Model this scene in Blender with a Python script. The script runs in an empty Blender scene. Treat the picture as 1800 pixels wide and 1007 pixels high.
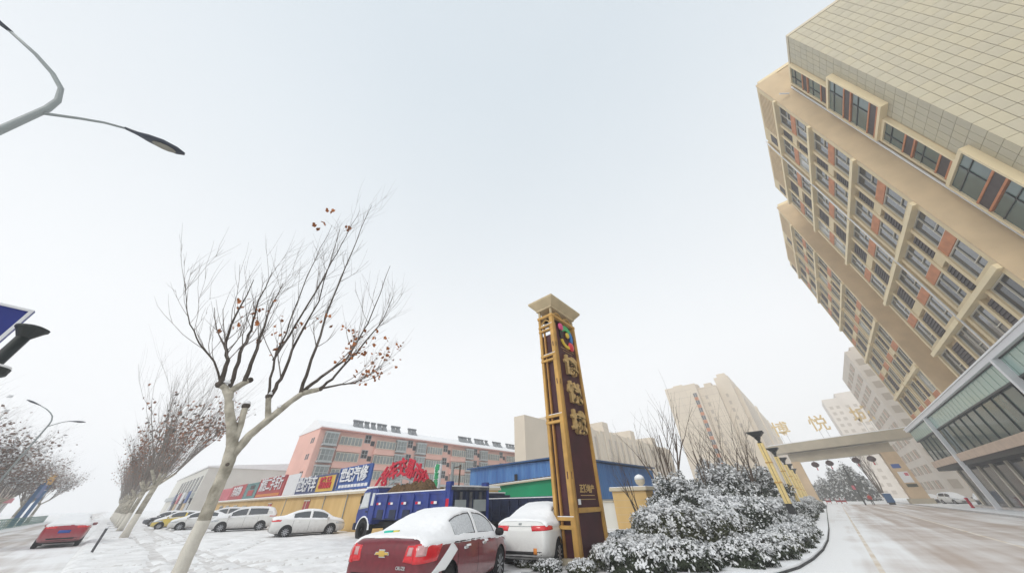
import bpy, bmesh, math, random
from mathutils import Vector, Matrix, noise
from mathutils.bvhtree import BVHTree
random.seed(7)
SC = bpy.context.scene
COL = SC.collection
R = math.radians

# ------------------------------------------------------------------ camera
CAM_H = 1.7
YAW, PITCH, ROLL = R(41.5), R(36.8), R(1.2)
_f = Vector((-math.sin(YAW), math.cos(YAW), 0)); _r = Vector((math.cos(YAW), math.sin(YAW), 0)); _z = Vector((0, 0, 1))
_fw = _f * math.cos(PITCH) + _z * math.sin(PITCH)
_u0 = -_f * math.sin(PITCH) + _z * math.cos(PITCH)
_rt = _r * math.cos(ROLL) - _u0 * math.sin(ROLL)
_up = _u0 * math.cos(ROLL) + _r * math.sin(ROLL)
cam = bpy.data.cameras.new('camera'); camo = bpy.data.objects.new('camera', cam); COL.objects.link(camo)
cam.sensor_width = 36; cam.lens = 36 * 505 / 1800; cam.clip_start = .05; cam.clip_end = 4000
M4 = Matrix((_rt, _up, -_fw)).transposed().to_4x4(); M4.translation = (0, 0, CAM_H)
camo.matrix_world = M4
SC.camera = camo

# ------------------------------------------------------------------ world, sun, exposure
W = bpy.data.worlds.new('World'); SC.world = W; W.use_nodes = True
nt = W.node_tree; nt.nodes.clear()
wo = nt.nodes.new('ShaderNodeOutputWorld'); bg = nt.nodes.new('ShaderNodeBackground')
sky = nt.nodes.new('ShaderNodeTexSky'); sky.sky_type = 'NISHITA'; sky.sun_disc = False
sky.sun_elevation = R(38); sky.sun_rotation = R(173); sky.dust_density = 4
skm = nt.nodes.new('ShaderNodeMixRGB'); skm.blend_type = 'MULTIPLY'; skm.inputs[0].default_value = 1; skm.inputs[2].default_value = (.1, .1, .1, 1)
nt.links.new(sky.outputs[0], skm.inputs[1])
tc = nt.nodes.new('ShaderNodeTexCoord'); sx = nt.nodes.new('ShaderNodeSeparateXYZ'); nt.links.new(tc.outputs['Generated'], sx.inputs[0])
ramp = nt.nodes.new('ShaderNodeValToRGB'); nt.links.new(sx.outputs['Z'], ramp.inputs[0])
ramp.color_ramp.elements[0].position = 0.0; ramp.color_ramp.elements[0].color = (.94, .94, .94, 1)
ramp.color_ramp.elements[1].position = 0.95; ramp.color_ramp.elements[1].color = (.635, .70, .75, 1)
e = ramp.color_ramp.elements.new(.35); e.color = (.875, .89, .90, 1)
wn = nt.nodes.new('ShaderNodeTexNoise'); wn.inputs['Scale'].default_value = 1.6; wn.inputs['Detail'].default_value = 3
nt.links.new(tc.outputs['Generated'], wn.inputs['Vector'])
wm = nt.nodes.new('ShaderNodeMapRange'); wm.inputs[3].default_value = .965; wm.inputs[4].default_value = 1.035
nt.links.new(wn.outputs['Fac'], wm.inputs[0])
wmul = nt.nodes.new('ShaderNodeMixRGB'); wmul.blend_type = 'MULTIPLY'; wmul.inputs[0].default_value = 1
nt.links.new(ramp.outputs[0], wmul.inputs[1]); nt.links.new(wm.outputs[0], wmul.inputs[2])
wmix = nt.nodes.new('ShaderNodeMixRGB'); wmix.inputs[0].default_value = .93       # thick cloud over the clear sky
nt.links.new(skm.outputs[0], wmix.inputs[1]); nt.links.new(wmul.outputs[0], wmix.inputs[2])
nt.links.new(wmix.outputs[0], bg.inputs[0]); bg.inputs[1].default_value = 1.0
nt.links.new(bg.outputs[0], wo.inputs[0])
sun = bpy.data.lights.new('sun', 'SUN'); sun.energy = 1.1; sun.angle = R(20); sun.color = (1, .97, .92)
suno = bpy.data.objects.new('sun', sun); COL.objects.link(suno)
_sd = Vector((math.cos(R(38)) * .12, -math.cos(R(38)) * .993, math.sin(R(38))))
suno.rotation_euler = _sd.to_track_quat('Z', 'Y').to_euler()
SC.view_settings.view_transform = 'Standard'; SC.view_settings.look = 'None'
SC.view_settings.exposure = 0.26; SC.view_settings.gamma = 1
SC.cycles.use_denoising = True
SC.cycles.max_bounces = 8; SC.cycles.volume_bounces = 2; SC.cycles.caustics_reflective = False; SC.cycles.caustics_refractive = False

# ------------------------------------------------------------------ materials
MATS = {}
def mat(name, c, rough=.7, var=.12, scale=6., spec=.3, metal=0., bump=0., bscale=40., stretch=None, c2=None, coat=0., dirt=0.):
    m = bpy.data.materials.new(name); m.use_nodes = True
    t = m.node_tree; b = t.nodes['Principled BSDF']
    b.inputs['Roughness'].default_value = rough; b.inputs['Metallic'].default_value = metal
    b.inputs['Specular IOR Level'].default_value = spec; b.inputs['Coat Weight'].default_value = coat
    tcn = t.nodes.new('ShaderNodeTexCoord'); mp = t.nodes.new('ShaderNodeMapping')
    if stretch: mp.inputs['Scale'].default_value = stretch
    t.links.new(tcn.outputs['Object'], mp.inputs[0])
    if var > 0 or c2:
        n = t.nodes.new('ShaderNodeTexNoise'); n.inputs['Scale'].default_value = scale; n.inputs['Detail'].default_value = 5
        t.links.new(mp.outputs[0], n.inputs['Vector'])
        cr = t.nodes.new('ShaderNodeValToRGB'); t.links.new(n.outputs['Fac'], cr.inputs[0])
        cr.color_ramp.elements[0].position = .3; cr.color_ramp.elements[1].position = .7
        d = c2 or tuple(x * (1 + var) for x in c)
        a = c if c2 else tuple(x * (1 - var) for x in c)
        cr.color_ramp.elements[0].color = (*a, 1); cr.color_ramp.elements[1].color = (*d, 1)
        t.links.new(cr.outputs[0], b.inputs['Base Color'])
    else:
        b.inputs['Base Color'].default_value = (*c, 1)
    if dirt:                                                        # road spray on the lower body
        sp = t.nodes.new('ShaderNodeSeparateXYZ'); t.links.new(tcn.outputs['Object'], sp.inputs[0])
        mr = t.nodes.new('ShaderNodeMapRange'); mr.inputs[1].default_value = .75; mr.inputs[2].default_value = .25; mr.inputs[3].default_value = 0; mr.inputs[4].default_value = 1; t.links.new(sp.outputs['Z'], mr.inputs[0])
        dn = t.nodes.new('ShaderNodeTexNoise'); dn.inputs['Scale'].default_value = 7; dn.inputs['Detail'].default_value = 7; t.links.new(tcn.outputs['Object'], dn.inputs['Vector'])
        mu = t.nodes.new('ShaderNodeMath'); mu.operation = 'MULTIPLY'; t.links.new(mr.outputs[0], mu.inputs[0]); t.links.new(dn.outputs['Fac'], mu.inputs[1])
        ms = t.nodes.new('ShaderNodeMath'); ms.operation = 'MULTIPLY'; ms.inputs[1].default_value = dirt; ms.use_clamp = True; t.links.new(mu.outputs[0], ms.inputs[0])
        mx = t.nodes.new('ShaderNodeMixRGB'); mx.inputs[2].default_value = (.32, .30, .29, 1); t.links.new(ms.outputs[0], mx.inputs[0])
        src = b.inputs['Base Color'].links[0].from_socket; t.links.new(src, mx.inputs[1]); t.links.new(mx.outputs[0], b.inputs['Base Color'])
    if bump:
        n2 = t.nodes.new('ShaderNodeTexNoise'); n2.inputs['Scale'].default_value = bscale; n2.inputs['Detail'].default_value = 4
        t.links.new(mp.outputs[0], n2.inputs['Vector'])
        bp = t.nodes.new('ShaderNodeBump'); bp.inputs['Strength'].default_value = bump; bp.inputs['Distance'].default_value = .05
        t.links.new(n2.outputs['Fac'], bp.inputs['Height']); t.links.new(bp.outputs[0], b.inputs['Normal'])
    MATS[name] = m
    return m
def slush_mat(name, road, axis, cut, width=.14, bank=None):
    """asphalt or paving under thin, worn snow: the snow lies in streaks along the traffic"""
    m = bpy.data.materials.new(name); m.use_nodes = True
    t = m.node_tree; b = t.nodes['Principled BSDF']; b.inputs['Roughness'].default_value = .55; b.inputs['Specular IOR Level'].default_value = .3
    tcn = t.nodes.new('ShaderNodeTexCoord'); mp = t.nodes.new('ShaderNodeMapping')
    mp.inputs['Scale'].default_value = (.035, 1.1, 1) if axis == 'x' else (1.1, .035, 1)
    t.links.new(tcn.outputs['Object'], mp.inputs[0])
    n = t.nodes.new('ShaderNodeTexNoise'); n.inputs['Scale'].default_value = 1.; n.inputs['Detail'].default_value = 6; t.links.new(mp.outputs[0], n.inputs['Vector'])
    n2 = t.nodes.new('ShaderNodeTexNoise'); n2.inputs['Scale'].default_value = .35; n2.inputs['Detail'].default_value = 5; t.links.new(tcn.outputs['Object'], n2.inputs['Vector'])
    ad = t.nodes.new('ShaderNodeMath'); ad.operation = 'MULTIPLY_ADD'; ad.inputs[1].default_value = .35; t.links.new(n2.outputs['Fac'], ad.inputs[0]); 
    hm = t.nodes.new('ShaderNodeMath'); hm.operation = 'MULTIPLY'; hm.inputs[1].default_value = .65; t.links.new(n.outputs['Fac'], hm.inputs[0]); t.links.new(hm.outputs[0], ad.inputs[2])
    fin = ad
    if bank:                                                        # snow lies thicker towards the kerb
        sp = t.nodes.new('ShaderNodeSeparateXYZ'); t.links.new(tcn.outputs['Object'], sp.inputs[0])
        mr = t.nodes.new('ShaderNodeMapRange'); mr.inputs[1].default_value = bank[1]; mr.inputs[2].default_value = bank[2]; mr.inputs[3].default_value = bank[3]; mr.inputs[4].default_value = 0; t.links.new(sp.outputs[bank[0]], mr.inputs[0])
        fin = t.nodes.new('ShaderNodeMath'); t.links.new(ad.outputs[0], fin.inputs[0]); t.links.new(mr.outputs[0], fin.inputs[1])
    cr = t.nodes.new('ShaderNodeValToRGB'); t.links.new(fin.outputs[0], cr.inputs[0])
    cr.color_ramp.elements[0].position = cut - width; cr.color_ramp.elements[1].position = cut + width
    cr.color_ramp.elements[0].color = (*road, 1); cr.color_ramp.elements[1].color = (.84, .84, .84, 1)
    t.links.new(cr.outputs[0], b.inputs['Base Color'])
    n3 = t.nodes.new('ShaderNodeTexNoise'); n3.inputs['Scale'].default_value = 9; n3.inputs['Detail'].default_value = 6; t.links.new(tcn.outputs['Object'], n3.inputs['Vector'])
    bp = t.nodes.new('ShaderNodeBump'); bp.inputs['Strength'].default_value = .5; bp.inputs['Distance'].default_value = .04
    t.links.new(n3.outputs['Fac'], bp.inputs['Height']); t.links.new(bp.outputs[0], b.inputs['Normal'])
    MATS[name] = m
mat('packed_snow', (.50, .475, .455), .6, 0, 2.2, .3, bump=.8, bscale=5, c2=(.80, .79, .78)); mat('snow', (.85, .855, .865), .6, .04, 2.5, .3, bump=.35, bscale=7)
mat('snow_ground', (.70, .69, .68), .65, 0, 1.1, .25, bump=1., bscale=3.6, c2=(.90, .90, .90))
mat('carsnow', (.87, .875, .885), .6, .02, 2, .3, bump=.15, bscale=14)
mat('frost', (.50, .52, .54), .6, 0, 26, .3, c2=(.72, .74, .76), bump=.3, bscale=60)
mat('gold', (.53, .31, .085), .42, .2, 2.2, .5, 0.2); mat('gold_dark', (.42, .22, .055), .42, .2, 2.2, .5, 0.2)
mat('goldlight', (.74, .57, .24), .45, .10, 5, .5, 0.1)
mat('goldletter', (.60, .41, .17), .4, .1, 4, .5, .25)
mat('maroon', (.055, .012, .018), .4, .3, 1.5, .4); mat('captan', (.50, .405, .255), .6, .12, 2)
mat('capstone', (.58, .51, .38), .6, .08, 2)
mat('tile', (.43, .39, .28), .5, 0, .22, .4, c2=(.46, .41, .29)); mat('tile_b', (.458, .408, .283), .5, .09, .5, .4); mat('tile_c', (.43, .387, .28), .5, .09, .5, .4)
mat('tileback', (.235, .195, .14), .8, .05)
mat('beige', (.63, .51, .315), .7, .08, .4, .25)
mat('beige_light', (.74, .62, .40), .65, .06, .5)
mat('brickbeige', (.57, .44, .28), .8, .1, .5, .2, bump=.25, bscale=22)
mat('stone_pink', (.52, .40, .31), .6, .12, 1.5)
mat('spandrel', (.46, .18, .08), .7, .15, 1.5)
mat('louvre', (.055, .042, .04), .6, .2, 3)
mat('glass', (.03, .036, .043), .06, .3, .3, 1.0); MATS['glass'].node_tree.nodes['Principled BSDF'].inputs['IOR'].default_value = 1.6
mat('glass_dark', (.018, .02, .024), .1, .3, .3, .4)
mat('glass_green', (.34, .50, .45), .12, .2, .2, .8)
mat('glass_teal', (.075, .115, .105), .10, .3, .25, .5)
mat('frame', (.60, .56, .47), .5, .04)
mat('frame_grey', (.42, .45, .45), .5, .05)
mat('white_metal', (.72, .73, .75), .4, .03, 3, .4)
mat('white_wall', (.66, .65, .60), .75, .06, .4)
mat('pink', (.76, .45, .375), .8, .07, .25)
mat('pinkdark', (.50, .24, .2), .8, .07, .25)
mat('yellow_wall', (.55, .36, .14), .85, 0, 1.1, .2, stretch=(1, 1, .2), c2=(.66, .46, .20), bump=.2, bscale=20)
mat('bg_beige', (.64, .56, .45), .8, .06, .15)
mat('bg_pale', (.64, .58, .51), .8, .06, .15)
mat('bg_gap', (.44, .38, .31), .8, .05)
mat('gatestone', (.42, .37, .28), .6, .1, .6, bump=.2, bscale=14)
mat('gatecol', (.55, .41, .26), .6, .1, .6)
mat('blue_sheet', (.03, .115, .34), .5, 0, 1.3, .4, stretch=(1, 1, .12), c2=(.085, .23, .50))
mat('blue_roof', (.03, .09, .22), .5, .2, .5)
mat('green_board', (.0, .27, .12), .5, .12, .3)
mat('truck_blue', (.02, .042, .22), .45, .3, 2.5, .5, dirt=1.2)
mat('truck_dark', (.012, .02, .055), .5, .35, 3, .4)
mat('truck_grey', (.10, .10, .105), .7, .4, 4)
mat('earth', (.115, .07, .035), .95, .5, 7, .1, bump=1., bscale=9)
mat('red_paint', (.15, .008, .018), .28, .15, 14, .5, .0, coat=.5, dirt=.45)
mat('red_paint2', (.33, .012, .03), .3, .06, 4, .5, coat=.4, dirt=.8)
mat('white_paint', (.72, .72, .70), .3, .03, 4, .5, coat=.4, dirt=1.3)
mat('yellow_paint', (.70, .52, .06), .3, .05, 4, .5, coat=.4, dirt=1.)
mat('dark_paint', (.05, .055, .07), .3, .1, 4, .5, coat=.4)
mat('tyre', (.022, .022, .023), .85, .2, 10, .2)
mat('rim', (.45, .46, .48), .35, .1, 6, .5, .6)
mat('black', (.012, .012, .013), .5, .1, 4, .3)
mat('chrome', (.6, .6, .6), .2, .02, 4, .5, .8)
mat('badge', (.60, .40, .10), .3, .05, 20, .5, .4)
mat('taillight', (.62, .012, .02), .18, .12, 9, .6, coat=.5)
mat('taillight_clear', (.55, .30, .30), .2, .2, 12, .6, coat=.4)
mat('headlight', (.5, .52, .54), .12, .25, 9, .7)
mat('plate_blue', (.03, .08, .33), .5, .1, 8)
mat('sticker_teal', (.02, .55, .42), .5, .05)
mat('sticker_yellow', (.7, .62, .1), .5, .05)
mat('orange', (.62, .22, .04), .5, .1)
mat('blue_sign', (.012, .025, .20), .4, .12, 1.2, .4)
mat('blue_board', (.035, .09, .30), .5, .12, .6)
mat('navy_board', (.06, .08, .19), .5, .1, .6)
mat('yellow_board', (.62, .40, .07), .5, .1, .6)
mat('red_board', (.40, .055, .06), .55, .14, .5)
mat('pinkred_board', (.55, .12, .15), .55, .12, .5)
mat('teal_board', (.11, .24, .24), .55, .12, .5)
mat('red_letter', (.50, .01, .035), .5, .15, 2)
mat('white_letter', (.74, .75, .77), .5, .04)
mat('green_letter', (.05, .40, .17), .5, .1)
mat('dark_metal', (.03, .035, .035), .5, .15, 6, .4)
mat('galv', (.30, .33, .33), .5, .08, 2, .4)
mat('lamp_head', (.03, .04, .06), .35, .15, 6, .5)
mat('lamp_lens', (.24, .23, .19), .3, .1, 6, .5)
mat('bark', (.24, .22, .175), .85, 0, 5, .2, c2=(.58, .54, .45), bump=.4, bscale=18)
mat('bark_dark', (.095, .08, .068), .9, .3, 9, .15)
mat('bark_brown', (.11, .08, .058), .9, .3, 9, .15)
mat('twig', (.22, .195, .175), .9, .2, 9, .15)
mat('limewash', (.62, .59, .52), .85, .07, 7, .15, bump=.3, bscale=14)
mat('goldpale', (.72, .55, .28), .5, .1, 4, .4); mat('leaf_warm', (.36, .135, .05), .8, .5, 3, .2); mat('leaf_brown', (.29, .15, .095), .8, .5, 3, .2)
mat('leaf_dull', (.24, .17, .14), .8, .4, 2, .2)
mat('leaf_grey', (.13, .115, .10), .8, .4, 2, .2)
mat('leaf_green', (.028, .036, .02), .6, .5, 2, .3)
mat('leaf_olive', (.06, .065, .035), .7, .4, 2, .2)
mat('leaf_snow', (.72, .73, .74), .7, .12, 4, .2)
mat('leaf_red', (.20, .07, .06), .7, .3, 3, .2)
mat('soil', (.10, .09, .08), .95, .4, 1.6, .1, bump=.6, bscale=6, c2=(.74, .74, .75))
mat('kerbstone', (.46, .45, .44), .7, .15, 3)
mat('kerbshade', (.07, .07, .07), .8, .3, 3)  # near-black colour paints the shadow on the kerb's upright face
mat('roadline', (.60, .49, .36), .7, .2, .9, c2=(.80, .77, .73))
mat('paving', (.50, .43, .38), .7, .1, 1.0, c2=(.66, .62, .59))
mat('curtain', (.36, .37, .36), .25, .2, .8, .8); mat('glass_pale', (.22, .25, .25), .15, .25, .3, .8); mat('solar', (.17, .18, .19), .35, .3, 2, .5)
mat('green_fence', (.03, .16, .12), .6, .2, 4)
mat('blue_post', (.05, .14, .30), .6, .2, 4)
mat('yellow_sign', (.60, .33, .05), .6, .2, 4)
mat('lantern', (.045, .018, .018), .6, .3, 6)
mat('coat_red', (.45, .04, .03), .8, .1, 6)
mat('trouser', (.05, .045, .04), .85, .1, 6)
mat('skin', (.45, .27, .2), .6, .05)
mat('blue_box', (.02, .09, .22), .5, .1, 3)
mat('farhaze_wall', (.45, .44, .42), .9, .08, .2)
for n_, c_ in (('logo_red', (.62, .03, .05)), ('logo_pink', (.65, .06, .2)), ('logo_green', (.05, .4, .12)), ('logo_blue', (.03, .2, .5)), ('logo_yellow', (.7, .5, .05)), ('logo_dark', (.01, .01, .01))):
    mat(n_, c_, .3, .05, 6, .5)
slush_mat('slush_street', (.42, .365, .325), 'x', .53, .10, ('Y', -.3, -3.0, .16))
slush_mat('slush_drive', (.43, .345, .29), 'y', .56, .13, ('X', -1.0, 2.0, .26))

# ------------------------------------------------------------------ mesh helpers
class MB:
    def __init__(s): s.v = []; s.f = []; s.m = []
    def add(s, vs, fs, m=0):
        o = len(s.v); s.v += [tuple(p) for p in vs]
        for f in fs: s.f.append(tuple(i + o for i in f)); s.m.append(m)
        return s
    def box(s, x0, x1, y0, y1, z0, z1, m=0):
        return s.add([(x0, y0, z0), (x1, y0, z0), (x1, y1, z0), (x0, y1, z0), (x0, y0, z1), (x1, y0, z1), (x1, y1, z1), (x0, y1, z1)],
                     [(0, 3, 2, 1), (4, 5, 6, 7), (0, 1, 5, 4), (1, 2, 6, 5), (2, 3, 7, 6), (3, 0, 4, 7)], m)
    def cbox(s, c, d, m=0): return s.box(c[0] - d[0] / 2, c[0] + d[0] / 2, c[1] - d[1] / 2, c[1] + d[1] / 2, c[2] - d[2] / 2, c[2] + d[2] / 2, m)
    def tube(s, pts, rad, n=8, m=0, cap=True):
        pts = [Vector(p) for p in pts]
        if not isinstance(rad, (list, tuple)): rad = [rad] * len(pts)
        o = len(s.v); ref = None
        for i, p in enumerate(pts):
            d = (pts[min(i + 1, len(pts) - 1)] - pts[max(i - 1, 0)])
            if d.length < 1e-9: d = Vector((0, 0, 1))
            d.normalize()
            if ref is None:
                ref = d.orthogonal().normalized()
            a = ref - d * ref.dot(d)
            if a.length < 1e-6: a = d.orthogonal()
            a.normalize(); ref = a; b = d.cross(a)
            for k in range(n):
                t = 2 * math.pi * k / n; q = p + (a * math.cos(t) + b * math.sin(t)) * rad[i]; s.v.append(tuple(q))
        for i in range(len(pts) - 1):
            for k in range(n):
                s.f.append((o + i * n + k, o + i * n + (k + 1) % n, o + (i + 1) * n + (k + 1) % n, o + (i + 1) * n + k)); s.m.append(m)
        if cap and n > 2:
            s.f.append(tuple(o + k for k in range(n))[::-1]); s.m.append(m)
            s.f.append(tuple(o + (len(pts) - 1) * n + k for k in range(n))); s.m.append(m)
        return s
    def lathe(s, prof, n=16, axis='z', c=(0, 0, 0), m=0):
        o = len(s.v)
        for r, h in prof:
            for k in range(n):
                t = 2 * math.pi * k / n; a, b = r * math.cos(t), r * math.sin(t)
                p = (a, b, h) if axis == 'z' else ((h, a, b) if axis == 'x' else (b, h, a))
                s.v.append((p[0] + c[0], p[1] + c[1], p[2] + c[2]))
        for i in range(len(prof) - 1):
            for k in range(n):
                s.f.append((o + i * n + k, o + i * n + (k + 1) % n, o + (i + 1) * n + (k + 1) % n, o + (i + 1) * n + k)); s.m.append(m)
        s.f.append(tuple(o + k for k in range(n))[::-1]); s.m.append(m)
        s.f.append(tuple(o + (len(prof) - 1) * n + k for k in range(n))); s.m.append(m)
        return s
    def prism(s, poly, axis, a, b, m=0):
        """2-D outline extruded along axis from a to b"""
        n = len(poly)
        def P(p, h): return {'x': (h, p[0], p[1]), 'y': (p[0], h, p[1]), 'z': (p[0], p[1], h)}[axis]
        return s.add([P(p, a) for p in poly] + [P(p, b) for p in poly],
                     [tuple(range(n))[::-1], tuple(range(n, 2 * n))] + [(i, (i + 1) % n, n + (i + 1) % n, n + i) for i in range(n)], m)
    def mesh(s, name, mats, smooth=False):
        me = bpy.data.meshes.new(name); me.from_pydata(s.v, [], s.f)
        if isinstance(mats, str): mats = [mats]
        for x in mats: me.materials.append(MATS[x])
        me.polygons.foreach_set('material_index', s.m)
        bm = bmesh.new(); bm.from_mesh(me); bmesh.ops.recalc_face_normals(bm, faces=bm.faces); bm.to_mesh(me); bm.free()
        if smooth: me.polygons.foreach_set('use_smooth', [True] * len(me.polygons))
        me.update(); return me
    def raw(s, name, mats):
        me = bpy.data.meshes.new(name); me.from_pydata(s.v, [], s.f)
        if isinstance(mats, str): mats = [mats]
        for x in mats: me.materials.append(MATS[x])
        me.polygons.foreach_set('material_index', s.m); me.update(); return me
    def build(s, name, mats, parent=None, smooth=False, bevel=0., loc=None, rz=None):
        me = s.mesh(name, mats, smooth)
        if bevel: bevel_mesh(me, bevel)
        return link(name, me, parent, loc, rz)
def bevel_mesh(me, w, seg=2):
    bm = bmesh.new(); bm.from_mesh(me)
    bmesh.ops.remove_doubles(bm, verts=bm.verts, dist=1e-5)
    es = [e for e in bm.edges if len(e.link_faces) == 2 and e.calc_face_angle(0) > R(25)]
    bmesh.ops.bevel(bm, geom=es, offset=w, segments=seg, affect='EDGES', clamp_overlap=True)
    bm.to_mesh(me); bm.free()
def link(name, me, parent=None, loc=None, rz=None):
    o = bpy.data.objects.new(name, me); COL.objects.link(o)
    if parent is not None: o.parent = parent
    if loc is not None: o.location = loc
    if rz is not None: o.rotation_euler = (0, 0, rz)
    return o
def tag(o, label=None, cat=None, group=None, kind=None):
    if label: o['label'] = label
    if cat: o['category'] = cat
    if group: o['group'] = group
    if kind: o['kind'] = kind
    return o
def thing(name, label, cat, loc=(0, 0, 0), rz=0, group=None):
    o = link(name, None, None, loc, rz); o.empty_display_size = .3
    return tag(o, label, cat, group)
def copy_tree(o, parent=None):
    c = o.copy(); COL.objects.link(c); c.parent = parent
    for ch in list(o.children): copy_tree(ch, c)
    return c
_tx = {}
def text_mesh(body, size, ext, matname, bold=.0, name='lettering'):
    k = (body, size, ext, matname, bold)
    if k in _tx: return _tx[k]
    cu = bpy.data.curves.new('t', 'FONT'); cu.body = body; cu.size = size; cu.extrude = ext; cu.offset = bold
    cu.align_x = 'CENTER'; cu.align_y = 'CENTER'; cu.resolution_u = 2
    o = bpy.data.objects.new('t', cu); COL.objects.link(o)
    bpy.context.view_layer.update()
    me = bpy.data.meshes.new_from_object(o.evaluated_get(bpy.context.evaluated_depsgraph_get()))
    bpy.data.objects.remove(o); bpy.data.curves.remove(cu)
    me.name = name
    me.materials.clear(); me.materials.append(MATS[matname])
    _tx[k] = me
    return me
ROT_NEGY = Matrix(((1, 0, 0), (0, 0, -1), (0, 1, 0)))          # text standing upright, read from -Y
ROT_POSX = Matrix(((0, 0, 1), (1, 0, 0), (0, 1, 0)))           # text standing upright, read from +X
def place_text(body, size, ext, m, parent, loc, face, bold=0., name='lettering', sx=1.):
    o = link(name, text_mesh(body, size, ext, m, bold, name), parent)
    rot = ROT_NEGY if face == '-y' else ROT_POSX
    mw = rot.to_4x4() @ Matrix.Diagonal((sx, 1, 1, 1)); mw.translation = Vector(loc)
    o.matrix_basis = mw
    return o

# ------------------------------------------------------------------ ground, roads, kerb, bed
def structure(o): return tag(o, kind='structure')
g = MB()
N_ = 60
def gz(x, y):
    d = math.hypot(x + 22, y - 6)
    return 0
structure(MB().add([(-900, -500, 0), (300, -500, 0), (300, 900, 0), (-900, 900, 0)], [(0, 1, 2, 3)]).build('ground', 'snow_ground'))
structure(MB().add([(-800, -6.6, .004), (60, -6.6, .004), (60, -.25, .004), (-800, -.25, .004)], [(0, 1, 2, 3)]).build('street', 'slush_street'))
dr = [(-1.4, 26), (-1.6, 20), (-1.9, 15), (-2.6, 12.2), (-4.2, 9.2), (-7, 7.2), (-7, -.2), (30, -.2), (14, 6), (11, 14), (10.2, 24), (10.2, 140), (-1.9, 140), (-1.7, 60)]
structure(MB().add([(x, y, .008) for x, y in dr], [tuple(range(len(dr)))]).build('driveway', 'slush_drive'))
for nm, x0, x1, y0, y1 in (('road_line', .05, .17, 14, 90), ('road_line', 4.35, 4.5, 12, 92)):
    structure(MB().add([(x0, y0, .012), (x1, y0, .012), (x1 + .2, y1, .012), (x0 + .2, y1, .012)], [(0, 1, 2, 3)]).build(nm, 'roadline'))
structure(MB().box(10.2, 40, 14, 140, 0, .12).build('pavement', 'snow_ground'))
structure(MB().box(10.08, 10.2, 14.05, 140, 0, .13).build('pavement_kerb', 'kerbstone'))
structure(MB().box(-3, 30, 106.5, 140, .010, .03).build('gate_yard', 'snow_ground'))
kp = [(-9.8, 7.0), (-7.6, 7.2), (-5.4, 8.3), (-3.4, 10.2), (-2.2, 12.6), (-1.8, 14.2), (-1.55, 16.2), (-1.35, 19), (-1.25, 23), (-1.27, 30), (-1.48, 45), (-1.86, 71), (-2.2, 103)]
def ribbon(pts, w0, w1, z0, z1):
    b = MB(); vs = []
    for i, p in enumerate(pts):
        a = Vector(pts[max(i - 1, 0)]); c = Vector(pts[min(i + 1, len(pts) - 1)]); d = (c - a).normalized(); n = Vector((d.y, -d.x))
        q0 = Vector(p) + n * w0; q1 = Vector(p) + n * w1
        vs += [(q0.x, q0.y, z0), (q0.x, q0.y, z1), (q1.x, q1.y, z1), (q1.x, q1.y, z0)]
    fs = []
    for i in range(len(pts) - 1):
        o = i * 4
        for k in range(4): fs.append((o + k, o + (k + 1) % 4, o + 4 + (k + 1) % 4, o + 4 + k))
    fs += [(0, 1, 2, 3), tuple(len(vs) - 4 + k for k in range(4))]
    return b.add(vs, fs)
ke = ribbon(kp, -.02, .20, 0, .06).build('kerb', 'kerbshade'); structure(ke)  # upright face shows as a painted shadow line
structure(ribbon(kp, -1.1, .175, .05, .105).build('kerb_snow', 'snow'))
bed = kp + [(-9, 103), (-12, 60), (-11, 28), (-9.5, 14)]
structure(MB().add([(x, y, .10) for x, y in bed], [tuple(range(len(bed)))]).build('planting_bed', 'soil'))

# trodden and driven-over snow of the forecourt
trk = [[(-16, -.3), (-19, 3), (-26.5, 6.2)], [(-24, -.3), (-30, 2.6), (-38, 5.4)], [(-34, -.3), (-42, 2.2), (-51.5, 3)], [(-60, 2.9), (-40, 2.6), (-18, 3.2), (-5, 4.2)], [(-58, 4.0), (-36, 3.7), (-14, 2.2), (-4, 1.2)], [(-3, .2), (-8, 2.6), (-11, 5.0), (-12.4, 7)], [(-20, 0), (-16, 4.4), (-14.4, 7.6)]]
segs = [(a, b) for t_ in trk for a, b in zip(t_, t_[1:])]
def sdist(x, y, a, b):
    dx, dy = b[0] - a[0], b[1] - a[1]; t_ = ((x - a[0]) * dx + (y - a[1]) * dy) / (dx * dx + dy * dy); t_ = 0 if t_ < 0 else 1 if t_ > 1 else t_
    return math.hypot(x - a[0] - dx * t_, y - a[1] - dy * t_)
rut = []; sn = MB(); gx, gy = 400, 84
for i in range(gx + 1):
    x = -62 + 60 * i / gx
    for j in range(gy + 1):
        y = -.25 + 13.1 * j / gy
        n1 = noise.noise(Vector((x * .5, y * .5, 0))); n2 = noise.noise(Vector((x * 1.9, y * 1.9, 4))); n3 = noise.noise(Vector((x * 5.5, y * 5.5, 9)))
        h = .075 + .03 * n1 + .022 * n2 + .014 * n3
        d = min(abs(sdist(x, y, a, b) - .74) for a, b in segs)
        if d < .34: h += (-.06 if d < .15 else .025 * (1 - abs(d - .24) / .1)) * (.7 + .5 * n2)
        if j < 5: h += .05 * (1 - j / 5) * (.6 + n2)
        ed = min(1, (x + 62) / 2, (-2 - x) / 2.5, (y + .25) / .2 + .1)
        sn.v.append((x, y, .012 + max(0, h) * max(0, ed))); rut.append(d < .17)
for i in range(gx):
    for j in range(gy): a = i * (gy + 1) + j; sn.f.append((a, a + gy + 1, a + gy + 2, a + 1)); sn.m.append(1 if rut[a] and rut[a + gy + 2] else 0)
so = link('forecourt_snow', sn.raw('forecourt_snow', ['snow_ground', 'packed_snow'])); so.data.polygons.foreach_set('use_smooth', [True] * len(so.data.polygons)); structure(so)

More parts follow.
